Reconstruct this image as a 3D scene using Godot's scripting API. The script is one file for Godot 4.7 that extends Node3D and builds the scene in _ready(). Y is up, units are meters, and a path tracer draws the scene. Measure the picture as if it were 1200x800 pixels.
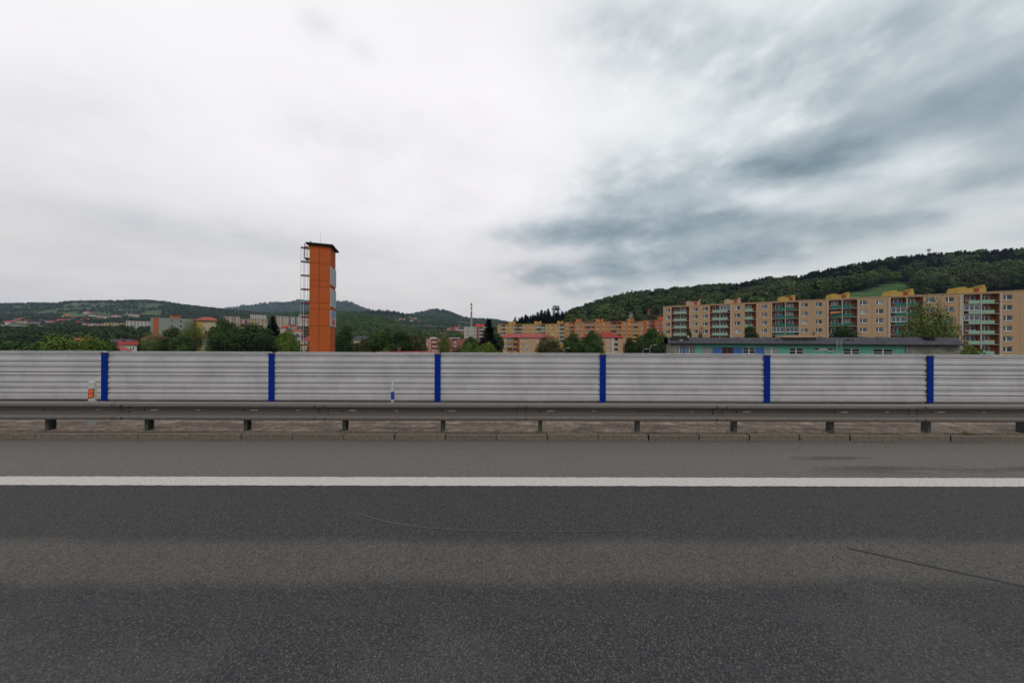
extends Node3D
# A motorway shoulder with guardrail and noise barrier, a town and wooded hills behind it. Overcast day.

const CAM_H := 1.94
const FOCAL := 346.4 / 1200.0            # focal length over picture width: a 120 degree lens
const GROUND_Y := -8.0
const ORDINAL := ["first", "second", "third", "fourth", "fifth", "sixth", "seventh", "eighth", "ninth", "tenth", "eleventh", "twelfth", "thirteenth", "fourteenth", "fifteenth", "sixteenth", "seventeenth", "eighteenth", "nineteenth", "twentieth", "twenty-first", "twenty-second", "twenty-third", "twenty-fourth", "twenty-fifth", "twenty-sixth"]
var M := {}
var T := {}
var taken := {}
var cache := {}
var rng := RandomNumberGenerator.new()
var look := Basis()

class MB:
	var v := PackedVector3Array()
	var n := PackedVector3Array()
	var c := PackedColorArray()
	var u := PackedVector2Array()
	var w := PackedVector2Array()
	var tint := Color.WHITE
	var colored := false
	func tri(a: Vector3, b: Vector3, d: Vector3, nn = null) -> void:   # counter-clockwise from outside
		var no: Vector3 = (b - a).cross(d - a).normalized() if nn == null else nn
		v.append(a); v.append(d); v.append(b)
		n.append(no); n.append(no); n.append(no)
		if colored:
			c.append(tint); c.append(tint); c.append(tint)
	func quad(a: Vector3, b: Vector3, d: Vector3, e: Vector3) -> void:
		tri(a, b, d); tri(a, d, e)
	func box(lo: Vector3, hi: Vector3) -> void:
		var p := [Vector3(lo.x, lo.y, hi.z), Vector3(hi.x, lo.y, hi.z), Vector3(hi.x, hi.y, hi.z), Vector3(lo.x, hi.y, hi.z), Vector3(lo.x, lo.y, lo.z), Vector3(hi.x, lo.y, lo.z), Vector3(hi.x, hi.y, lo.z), Vector3(lo.x, hi.y, lo.z)]
		quad(p[0], p[1], p[2], p[3]); quad(p[5], p[4], p[7], p[6]); quad(p[4], p[0], p[3], p[7])
		quad(p[1], p[5], p[6], p[2]); quad(p[3], p[2], p[6], p[7]); quad(p[4], p[5], p[1], p[0])
	func tube(pts: Array, r0: float, r1: float, sides := 6) -> void:
		var rings := []
		for i in pts.size():
			var dir: Vector3 = (pts[mini(i + 1, pts.size() - 1)] - pts[maxi(i - 1, 0)]).normalized()
			var side := dir.cross(Vector3(0.31, 0.17, 0.93)).normalized()
			var up := side.cross(dir)
			var r := lerpf(r0, r1, float(i) / maxf(1.0, pts.size() - 1))
			var ring := []
			for k in sides:
				var a := TAU * k / sides
				ring.append(pts[i] + (side * cos(a) + up * sin(a)) * r)
			rings.append(ring)
		for i in rings.size() - 1:
			for k in sides:
				var k2 := (k + 1) % sides
				quad(rings[i][k], rings[i + 1][k], rings[i + 1][k2], rings[i][k2])
		var last: Array = rings[rings.size() - 1]
		for k in range(1, sides - 1):
			tri(rings[0][0], rings[0][k], rings[0][k + 1]); tri(last[0], last[k + 1], last[k])
	# a profile of (y, z) points swept along x from x0 to x1, closed
	func sweep(prof: Array, x0: float, x1: float) -> void:
		for i in prof.size():
			var a: Vector2 = prof[i]
			var b: Vector2 = prof[(i + 1) % prof.size()]
			quad(Vector3(x0, a.x, a.y), Vector3(x0, b.x, b.y), Vector3(x1, b.x, b.y), Vector3(x1, a.x, a.y))
		var poly := PackedVector2Array(prof)
		var ids := Geometry2D.triangulate_polygon(poly)
		for k in range(0, ids.size(), 3):
			for x in [x0, x1]:
				tri(Vector3(x, poly[ids[k]].x, poly[ids[k]].y), Vector3(x, poly[ids[k + 1]].x, poly[ids[k + 1]].y), Vector3(x, poly[ids[k + 2]].x, poly[ids[k + 2]].y), Vector3(-1 if x == x0 else 1, 0, 0))
	func mesh() -> ArrayMesh:
		var arr := []
		arr.resize(Mesh.ARRAY_MAX)
		arr[Mesh.ARRAY_VERTEX] = v
		arr[Mesh.ARRAY_NORMAL] = n
		if c.size() == v.size(): arr[Mesh.ARRAY_COLOR] = c
		if u.size() == v.size(): arr[Mesh.ARRAY_TEX_UV] = u
		if w.size() == v.size(): arr[Mesh.ARRAY_TEX_UV2] = w
		var m := ArrayMesh.new()
		m.add_surface_from_arrays(Mesh.PRIMITIVE_TRIANGLES, arr)
		return m

# ---------------------------------------------------------------- naming and nodes
func numbered(called: String) -> String:
	var k: int = taken.get(called, 0)
	taken[called] = k + 1
	return called if k == 0 else "%s_%03d" % [called, k]

func tag(o: Node, label: String, category := "", group := "", kind := "") -> Node:
	if label: o.set_meta("label", label)
	if category: o.set_meta("category", category)
	if group: o.set_meta("group", group)
	if kind: o.set_meta("kind", kind)
	return o

func thing(called: String, label: String, category: String, at := Vector3.ZERO, turn := 0.0, group := "") -> Node3D:
	var o := Node3D.new()
	o.name = numbered(called)
	o.position = at
	o.rotation.y = turn
	add_child(o)
	tag(o, label, category, group)
	return o

func part(called: String, mesh: Mesh, mat: Material, parent: Node, at := Vector3.ZERO) -> MeshInstance3D:
	var o := MeshInstance3D.new()
	o.name = called
	o.mesh = mesh
	o.material_override = mat
	o.position = at
	parent.add_child(o, true)
	return o

func top(called: String, mesh: Mesh, mat: Material) -> MeshInstance3D:
	var o := MeshInstance3D.new()
	o.name = numbered(called)
	o.mesh = mesh
	o.material_override = mat
	add_child(o)
	return o

func boxmesh(lo: Vector3, hi: Vector3) -> Mesh:
	var k := "box%s%s" % [lo, hi]
	if not cache.has(k):
		var b := MB.new()
		b.box(lo, hi)
		cache[k] = b.mesh()
	return cache[k]

# a point at a bearing and height seen from the survey point (across, up: tangents in 1/1200ths of the picture), at a distance along the axis
func survey(px: float, py: float, d: float) -> Vector3:
	return Vector3(0, CAM_H, 0) + look * Vector3((px - 600.0) / 346.4, (400.0 - py) / 346.4, -1.0) * d

# ---------------------------------------------------------------- materials
func lin(r: float, g: float, b: float) -> Color:
	return Color(r, g, b).linear_to_srgb()

func mat(called: String, c: Color, rough := 0.85, grain := "", size := 1.0, metal := 0.0) -> StandardMaterial3D:
	var m := StandardMaterial3D.new()
	m.resource_name = called
	m.albedo_color = c
	m.roughness = rough
	m.metallic = metal
	m.metallic_specular = 0.35
	if grain:
		m.albedo_texture = T[grain]
		m.uv1_triplanar = true
		m.uv1_world_triplanar = true
		m.uv1_scale = Vector3.ONE / size
	M[called] = m
	return m

func noise_img(size: int, freq: float, seed_: int, octaves := 4, kind := FastNoiseLite.TYPE_SIMPLEX_SMOOTH) -> Image:
	var f := FastNoiseLite.new()
	f.noise_type = kind
	f.seed = seed_
	f.frequency = freq
	f.fractal_octaves = octaves
	return f.get_seamless_image(size, size, false, false, 0.15)

# greyscale multiplier between lo and hi, fine + coarse
func grain_tex(size: int, f1: float, f2: float, lo: float, hi: float, share: float, seed_: int, stretch := 1) -> ImageTexture:
	var a := noise_img(size, f1, seed_).get_data()
	var b := noise_img(size, f2, seed_ + 7).get_data()
	if stretch > 1:                      # long streaks: a finer noise drawn out sideways
		var im := noise_img(size, f1, seed_)
		im.resize(size / stretch, size, Image.INTERPOLATE_BILINEAR)
		im.resize(size, size, Image.INTERPOLATE_CUBIC)
		a = im.get_data()
	var d := PackedByteArray()
	d.resize(size * size * 3)
	for y in size:
		for x in size:
			var i := y * size + x
			var t := (a[i] * share + b[i] * (1.0 - share)) / 255.0
			t = clampf((t - 0.5) * 1.6 + 0.5, 0.0, 1.0)
			var s := int(255.0 * (lo + (hi - lo) * t))
			d[i * 3] = s; d[i * 3 + 1] = s; d[i * 3 + 2] = s
	return ImageTexture.create_from_image(Image.create_from_data(size, size, false, Image.FORMAT_RGB8, d))

func asphalt_tex(size: int, dark: Color, mid: Color, pale: Color, seed_: int, pale_share: float, freq: float) -> Array:
	var f := FastNoiseLite.new()
	f.noise_type = FastNoiseLite.TYPE_CELLULAR
	f.seed = seed_
	f.frequency = freq
	f.fractal_type = FastNoiseLite.FRACTAL_NONE
	f.cellular_jitter = 1.0
	f.cellular_return_type = FastNoiseLite.RETURN_CELL_VALUE
	var cv := f.get_seamless_image(size, size, false, false, 0.05).get_data()
	f.cellular_return_type = FastNoiseLite.RETURN_DISTANCE
	var dist_img := f.get_seamless_image(size, size, false, false, 0.05)
	var di := dist_img.get_data()
	var d := PackedByteArray()
	d.resize(size * size * 3)
	var hgt := PackedByteArray()
	hgt.resize(size * size)
	for i in size * size:
		var t := fmod(cv[i] * 7.13, 255.0) / 255.0
		var e := clampf(1.25 - di[i] / 150.0, 0.0, 1.0)
		var col: Color = mid.lerp(dark, t * 1.1)
		if t > 1.0 - pale_share: col = pale
		col = dark.lerp(col, e)
		d[i * 3] = int(col.r * 255.0); d[i * 3 + 1] = int(col.g * 255.0); d[i * 3 + 2] = int(col.b * 255.0)
		hgt[i] = int(255.0 * e * (0.45 + 0.55 * t))
	return [ImageTexture.create_from_image(Image.create_from_data(size, size, false, Image.FORMAT_RGB8, d)), ImageTexture.create_from_image(Image.create_from_data(size, size, false, Image.FORMAT_L8, hgt))]

# RGBA overlay: how much of one stain colour lies where; bands run along x at given v
func overlay_tex(w: int, h: int, stains: Array, seed_: int) -> ImageTexture:
	var fine := PackedByteArray()
	fine.resize(512 * 512)
	var gr := RandomNumberGenerator.new()
	gr.seed = seed_
	for i in 512 * 512: fine[i] = (gr.randi() % 256 + gr.randi() % 256) / 2
	var big := noise_img(512, 0.008, seed_ + 3, 4).get_data()
	var d := PackedByteArray()
	d.resize(w * h * 4)
	for y in h:
		for x in w:
			var vv := float(y) / h
			var uu := float(x) / w
			var g := fine[(y % 512) * 512 + x % 512] / 255.0
			var b := big[((y * 512) / h) * 512 + (x * 512) / w] / 255.0
			var best := 0.0
			var col := Color.BLACK
			for s in stains:                       # [v centre, half width, strength, colour, patchiness, u from, u to]
				var e: float = 1.0 - smoothstep(0.45, 1.0, absf(vv + (b - 0.5) * s[7] - s[0]) / s[1])
				if s[5] < s[6]: e *= smoothstep(s[5], s[5] + 0.08, uu) * (1.0 - smoothstep(s[6] - 0.08, s[6], uu))
				var a: float = e * s[2] * lerpf(1.0, smoothstep(0.42, 0.66, b), s[4]) * (0.25 + 1.5 * smoothstep(0.35, 0.75, g))
				if a > best: best = a; col = s[3]
			var i := (y * w + x) * 4
			d[i] = int(col.r * 255); d[i + 1] = int(col.g * 255); d[i + 2] = int(col.b * 255)
			d[i + 3] = int(255 * clampf(best, 0.0, 0.9))
	return ImageTexture.create_from_image(Image.create_from_data(w, h, false, Image.FORMAT_RGBA8, d))

func make_materials() -> void:
	T.fine = grain_tex(512, 0.12, 0.02, 0.72, 1.0, 0.5, 11)
	T.dirt = grain_tex(512, 0.03, 0.008, 0.6, 1.0, 0.55, 23)
	T.streak = grain_tex(512, 0.05, 0.02, 0.9, 1.0, 0.6, 31, 16)
	T.soft = grain_tex(512, 0.02, 0.006, 0.9, 1.0, 0.4, 43)
	T.brick = grain_tex(512, 0.16, 0.03, 0.5, 1.0, 0.6, 37, 5)
	T.meadow = grain_tex(512, 0.02, 0.006, 0.55, 1.0, 0.5, 41)
	mat("barrier_metal", lin(0.44, 0.428, 0.44), 0.5, "soft", 3.1)
	mat("barrier_cap", lin(0.6, 0.6, 0.6), 0.5, "fine", 1.1)
	mat("post_blue", lin(0.001, 0.03, 0.3), 0.75, "fine", 0.7).metallic_specular = 0.2
	mat("rust", lin(0.11, 0.06, 0.04), 0.9, "fine", 0.4)
	mat("plinth", lin(0.04, 0.026, 0.02), 0.95, "dirt", 1.2)
	mat("galvanised", lin(0.15, 0.135, 0.125), 0.55, "streak", 1.7, 0.15)
	mat("galvanised_dull", lin(0.1, 0.105, 0.095), 0.7, "fine", 0.5, 0.1)
	mat("reflector_white", lin(0.65, 0.65, 0.62), 0.3)
	mat("kerb", lin(0.19, 0.162, 0.132), 0.95, "fine", 1.1)
	mat("kerb_b", lin(0.172, 0.146, 0.12), 0.95, "fine", 0.9)
	mat("path", lin(0.42, 0.33, 0.27), 0.95, "dirt", 1.6)
	mat("litter", lin(0.16, 0.09, 0.05), 0.95)
	M.litter.vertex_color_use_as_albedo = true
	M.litter.albedo_color = Color.WHITE
	mat("plastic_white", lin(0.6, 0.6, 0.58), 0.5, "fine", 0.3)
	mat("reflector_orange", lin(0.75, 0.13, 0.03), 0.35)
	mat("plastic_dark", lin(0.035, 0.03, 0.03), 0.6)
	mat("reflector_blue", lin(0.01, 0.05, 0.32), 0.35)
	mat("line_paint", lin(0.62, 0.59, 0.555), 0.8, "fine", 0.35)
	mat("seam", lin(0.03, 0.032, 0.037), 0.5, "fine", 0.4)
	mat("seam_pale", lin(0.1, 0.1, 0.108), 0.8, "fine", 0.4)
	# asphalt
	var a := asphalt_tex(1024, lin(0.026, 0.027, 0.029), lin(0.085, 0.085, 0.088), lin(0.145, 0.128, 0.11), 5, 0.06, 0.14)
	var lane := mat("lane", Color.WHITE, 0.85)
	lane.albedo_texture = a[0]
	lane.uv1_scale = Vector3(1, 1, 1)
	lane.heightmap_enabled = true
	lane.heightmap_texture = a[1]
	lane.heightmap_scale = 0.35
	lane.detail_enabled = true
	lane.detail_uv_layer = BaseMaterial3D.DETAIL_UV_2
	lane.detail_blend_mode = BaseMaterial3D.BLEND_MODE_MIX
	lane.detail_albedo = overlay_tex(1024, 1024, [[0.671, 0.042, 0.34, lin(0.17, 0.145, 0.115), 0.1, 1.0, 0.0, 0.012], [0.25, 0.2, 0.12, lin(0.12, 0.105, 0.09), 0.9, 1.0, 0.0, 0.3], [0.86, 0.12, 0.16, lin(0.11, 0.105, 0.1), 0.95, 1.0, 0.0, 0.3]], 51)
	var b := asphalt_tex(1024, lin(0.095, 0.089, 0.083), lin(0.2, 0.188, 0.176), lin(0.3, 0.275, 0.245), 9, 0.04, 0.15)
	var sh := mat("shoulder", Color.WHITE, 0.9)
	sh.albedo_texture = b[0]
	sh.heightmap_enabled = true
	sh.heightmap_texture = b[1]
	sh.heightmap_scale = 0.4
	sh.detail_enabled = true
	sh.detail_uv_layer = BaseMaterial3D.DETAIL_UV_2
	sh.detail_blend_mode = BaseMaterial3D.BLEND_MODE_MIX
	sh.detail_albedo = overlay_tex(1024, 256, [[0.75, 0.2, 0.6, lin(0.035, 0.032, 0.03), 1.0, 0.16, 0.56, 0.5], [0.03, 0.06, 0.7, lin(0.085, 0.06, 0.04), 0.5, 1.0, 0.0, 0.04], [0.6, 0.3, 0.25, lin(0.15, 0.135, 0.12), 0.6, 1.0, 0.0, 0.2]], 61)
	M.path.detail_enabled = true
	M.path.detail_uv_layer = BaseMaterial3D.DETAIL_UV_2
	M.path.detail_blend_mode = BaseMaterial3D.BLEND_MODE_MIX
	M.path.detail_albedo = overlay_tex(1024, 256, [[0.3, 0.3, 0.8, lin(0.13, 0.075, 0.045), 1.0, 1.0, 0.0, 0.5], [0.55, 0.3, 0.7, lin(0.09, 0.08, 0.072), 1.0, 1.0, 0.0, -0.6], [0.97, 0.05, 0.9, lin(0.04, 0.03, 0.022), 0.2, 1.0, 0.0, 0.05]], 71)
	# town
	mat("tan", lin(0.6, 0.385, 0.225), 0.9, "fine", 6.0)
	mat("pilaster", lin(0.6, 0.54, 0.45), 0.9, "fine", 5.0)
	mat("loggia_wall", lin(0.36, 0.12, 0.05), 0.9, "fine", 5.0)
	mat("slab", lin(0.45, 0.4, 0.34), 0.9, "fine", 3.0)
	mat("mint", lin(0.36, 0.58, 0.44), 0.75, "fine", 4.0)
	mat("teal", lin(0.02, 0.2, 0.15), 0.7, "fine", 4.0)
	mat("white_frame", lin(0.72, 0.72, 0.7), 0.6)
	mat("brown_frame", lin(0.2, 0.07, 0.05), 0.6)
	mat("red_frame", lin(0.3, 0.035, 0.03), 0.6)
	mat("grey_frame", lin(0.33, 0.33, 0.32), 0.6)
	mat("yellow_paint", lin(0.62, 0.42, 0.1), 0.85, "fine", 4.0)
	mat("cream", lin(0.6, 0.5, 0.33), 0.9, "fine", 5.0)
	mat("peach", lin(0.6, 0.4, 0.26), 0.9, "fine", 4.0)
	mat("red_paint", lin(0.42, 0.07, 0.035), 0.8, "fine", 4.0)
	mat("row_yellow", lin(0.62, 0.38, 0.12), 0.9, "fine", 7.0)
	mat("row_orange", lin(0.58, 0.25, 0.07), 0.9, "fine", 7.0)
	mat("row_red", lin(0.52, 0.14, 0.05), 0.9, "fine", 7.0)
	mat("balcony_orange", lin(0.62, 0.25, 0.06), 0.8, "fine", 4.0)
	mat("balcony_pale", lin(0.45, 0.52, 0.42), 0.8, "fine", 4.0)
	mat("balcony_white", lin(0.6, 0.58, 0.55), 0.8, "fine", 4.0)
	mat("pink", lin(0.6, 0.3, 0.22), 0.9, "fine", 6.0)
	mat("dusky_pink", lin(0.38, 0.14, 0.12), 0.9, "fine", 6.0)
	mat("pale_wall", lin(0.56, 0.52, 0.46), 0.9, "fine", 6.0)
	mat("white_wall", lin(0.66, 0.63, 0.58), 0.9, "fine", 6.0)
	mat("grey_green", lin(0.3, 0.345, 0.3), 0.9, "fine", 6.0)
	mat("grey_purple", lin(0.24, 0.21, 0.25), 0.9, "fine", 6.0)
	mat("beige_grey", lin(0.37, 0.33, 0.29), 0.9, "dirt", 6.0)
	mat("teal_wall", lin(0.17, 0.5, 0.37), 0.85, "fine", 5.0)
	mat("blue_panel", lin(0.07, 0.17, 0.5), 0.7, "fine", 3.0)
	mat("roof_red", lin(0.4, 0.1, 0.085), 0.85, "dirt", 3.0)
	mat("roof_deep_red", lin(0.36, 0.045, 0.035), 0.85, "dirt", 3.0)
	mat("roof_orange", lin(0.5, 0.12, 0.05), 0.85, "dirt", 3.0)
	mat("roof_brown", lin(0.16, 0.085, 0.07), 0.9, "dirt", 3.0)
	mat("roof_grey", lin(0.085, 0.085, 0.105), 0.85, "dirt", 4.0)
	mat("roof_pale", lin(0.5, 0.5, 0.48), 0.8, "fine", 4.0)
	mat("bitumen", lin(0.05, 0.05, 0.055), 0.9, "dirt", 4.0)
	mat("dark", lin(0.02, 0.02, 0.02), 0.8)
	mat("steel_grey", lin(0.3, 0.31, 0.31), 0.6, "fine", 2.0)
	mat("concrete_grey", lin(0.36, 0.34, 0.31), 0.9, "fine", 9.0)
	mat("chimney_red", lin(0.6, 0.07, 0.03), 0.85)
	mat("chimney_white", lin(0.66, 0.62, 0.58), 0.85)
	for g in [["glass_dark", lin(0.025, 0.03, 0.04)], ["glass_blue", lin(0.07, 0.09, 0.115)], ["glass_pale", lin(0.26, 0.27, 0.28)], ["glass_warm", lin(0.12, 0.085, 0.06)]]:
		var gm := mat(g[0], g[1], 0.12)
		gm.metallic_specular = 0.5
	# tower
	mat("tower_brick", lin(0.8, 0.172, 0.042), 0.9, "brick", 4.0)
	mat("tower_joint", lin(0.09, 0.03, 0.018), 0.9)
	mat("ladder_red", lin(0.2, 0.02, 0.02), 0.6)
	mat("ladder_white", lin(0.5, 0.55, 0.55), 0.6)
	mat("poster_white", lin(0.5, 0.52, 0.54), 0.6, "fine", 3.0)
	mat("poster_blue", lin(0.17, 0.25, 0.42), 0.6)
	mat("poster_red", lin(0.5, 0.06, 0.06), 0.6)
	# nature
	mat("ground", lin(0.055, 0.085, 0.03), 0.95, "meadow", 40.0)
	for h in ["hill_grass"]:
		mat(h, Color.WHITE, 0.95, "meadow", 90.0)
		M[h].vertex_color_use_as_albedo = true
	mat("leaf", Color.WHITE, 0.75)
	M.leaf.vertex_color_use_as_albedo = true
	M.leaf.metallic_specular = 0.25
	mat("bark", lin(0.07, 0.055, 0.042), 0.95, "fine", 1.5)
	mat("bark_pale", lin(0.35, 0.33, 0.3), 0.95, "fine", 1.0)

# ---------------------------------------------------------------- sky
func make_sky() -> PanoramaSkyMaterial:
	var W := 2048
	var H := 1024
	# darker cloud banks, by bearing: across, up (tangents * 346.4 round 600, 400), half sizes, tilt, depth
	var banks := [
		[938, 183, 64, 27, -8, 0.95], [1010, 160, 90, 30, -20, 0.5], [1110, 118, 130, 34, -18, 0.62], [1010, 100, 130, 50, -15, 0.3], [1130, 30, 190, 60, -10, 0.45], [780, 40, 95, 50, 0, 0.28], [900, 70, 90, 50, -20, 0.25],
		[760, 205, 90, 34, -15, 0.38], [680, 272, 85, 15, -4, 0.55], [790, 262, 90, 22, -8, 0.5], [900, 268, 130, 24, -6, 0.6], [850, 298, 95, 13, -3, 0.62], [1010, 268, 70, 16, -10, 0.5],
		[640, 322, 42, 12, 2, 0.68], [720, 312, 45, 17, -5, 0.4], [695, 340, 38, 8, 0, 0.45], [1120, 208, 90, 22, -14, 0.45], [1195, 185, 60, 24, -14, 0.55], [1102, 255, 22, 9, 0, 0.35], [1240, 120, 120, 50, -15, 0.55],
		[140, 262, 260, 26, 6, 0.09], [60, 130, 160, 60, 5, 0.06], [372, 28, 26, 18, 40, 0.07], [425, 60, 20, 14, 30, 0.05], [300, 285, 150, 22, 6, 0.07], [430, 160, 120, 40, 10, 0.06], [760, 320, 60, 14, 0, 0.3]]
	var w4 := 512
	var h4 := 128
	var small := Image.create(w4, h4, false, Image.FORMAT_RF)
	for j in h4:
		var el := (0.5 - (j + 0.5) / 256.0) * PI
		for i in w4:
			var az := wrapf((i + 0.5) / w4 * TAU, -PI, PI)
			var k := 0.0
			if absf(az) < 1.25 and el < 1.25:
				var x := 600.0 + 346.4 * tan(az)
				var y := 400.0 - 346.4 * tan(el) / cos(az)
				for bk in banks:
					var dx: float = x - bk[0]
					var dy: float = y - bk[1]
					if absf(dx) < bk[2] * 3.2 and absf(dy) < (bk[2] + bk[3]) * 2.5:
						var a := deg_to_rad(bk[4])
						var p: float = (dx * cos(a) + dy * sin(a)) / bk[2]
						var q: float = (-dx * sin(a) + dy * cos(a)) / bk[3]
						k += bk[5] * exp(-(p * p + q * q))
			small.set_pixel(i, j, Color(k, 0, 0))
	small.resize(W, H / 2, Image.INTERPOLATE_CUBIC)
	var bank := small.get_data().to_float32_array()
	var f := FastNoiseLite.new()
	f.noise_type = FastNoiseLite.TYPE_SIMPLEX_SMOOTH
	f.seed = 77
	f.frequency = 0.55
	f.fractal_octaves = 6
	f.fractal_gain = 0.52
	f.domain_warp_enabled = true
	f.domain_warp_amplitude = 0.5
	f.domain_warp_frequency = 0.5
	f.domain_warp_fractal_octaves = 3
	var d := PackedByteArray()
	d.resize(W * H * 3)
	d.fill(120)
	for j in H / 2 + 2:
		var el := (0.5 - (j + 0.5) / H) * PI
		var ce := cos(el)
		var se := sin(el)
		var low := clampf(1.0 - se * 3.0, 0.0, 1.0)
		for i in W:
			var az := wrapf((i + 0.5) / W * TAU, -PI, PI)
			var X := sin(az) * ce
			var Z := -cos(az) * ce
			var s := 1.0 / (maxf(se, 0.0) + 0.16)
			var px := X * s
			var pz := Z * s
			# streets of cloud run obliquely
			var nn := f.get_noise_2d(px * 1.0 + pz * 0.35, pz * 1.5 - px * 0.5)
			var n2 := f.get_noise_2d(px * 3.1 + 40.0, pz * 3.7 - 11.0)
			var b: float = bank[mini(j, H / 2 - 1) * W + i]
			var east := smoothstep(-0.1, 0.55, X)               # the right of the picture is cloudier
			var out := clampf((absf(az) - 1.1) / 0.35, 0.0, 1.0)
			out = maxf(out, smoothstep(0.95, 1.25, el))
			var free := smoothstep(-0.02, 0.5, nn + 0.3 * n2) * 0.75
			var n3 := f.get_noise_2d(az * 7.0 - 20.0, el * 15.0 + 31.0)
			var n4 := f.get_noise_2d(az * 19.0 + 5.0, el * 34.0 - 9.0)
			var edge := minf(b * 2.5, 1.0)
			var k := minf(b, 1.0) * (0.95 + 0.4 * nn + 0.35 * n2) + edge * (0.34 * n3 + 0.2 * n4 + 0.12 * n2)
			k = (1.0 - exp(-1.15 * maxf(k, 0.0))) * 1.1 + free * (0.05 + 0.26 * east) * (1.0 - 0.5 * low)
			k = lerpf(k, free * 0.8 + 0.06, out)
			k = clampf(k, 0.0, 1.0)
			var up := clampf(0.028 * (nn + n2), -0.05, 0.05)
			var lum := lerpf(0.882, 0.985, smoothstep(0.1, 0.5, el)) - 0.012 * smoothstep(0.65, 0.9, el)
			var wr := lum + lerpf(0.008, -0.026, east) + 0.014 * low + up
			var wg := lum + lerpf(-0.004, -0.012, east) + up
			var wb := lum + lerpf(0.004, -0.006, east) - 0.02 * low + up
			var i3 := (j * W + i) * 3
			d[i3] = int(255.0 * clampf(lerpf(wr, 0.47, k), 0, 1))
			d[i3 + 1] = int(255.0 * clampf(lerpf(wg, 0.55, k), 0, 1))
			d[i3 + 2] = int(255.0 * clampf(lerpf(wb, 0.592, k), 0, 1))
	var sky := PanoramaSkyMaterial.new()
	sky.panorama = ImageTexture.create_from_image(Image.create_from_data(W, H, false, Image.FORMAT_RGB8, d))
	return sky

# ---------------------------------------------------------------- the road
func strip(x0: float, x1: float, z0: float, z1: float, y: float, tile: float, w_len: float, w_z0: float, w_z1: float, nx := 1) -> Mesh:
	var b := MB.new()
	for k in nx:
		var xa := lerpf(x0, x1, float(k) / nx)
		var xb := lerpf(x0, x1, float(k + 1) / nx)
		var p := [Vector3(xa, y, z1), Vector3(xb, y, z1), Vector3(xb, y, z0), Vector3(xa, y, z0)]
		b.quad(p[0], p[1], p[2], p[3])
		for q in [p[0], p[2], p[1], p[0], p[3], p[2]]:
			b.u.append(Vector2(q.x / tile, q.z / tile))
			b.w.append(Vector2(q.x / w_len, (q.z - w_z0) / (w_z1 - w_z0)))
	return b.mesh()

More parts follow.
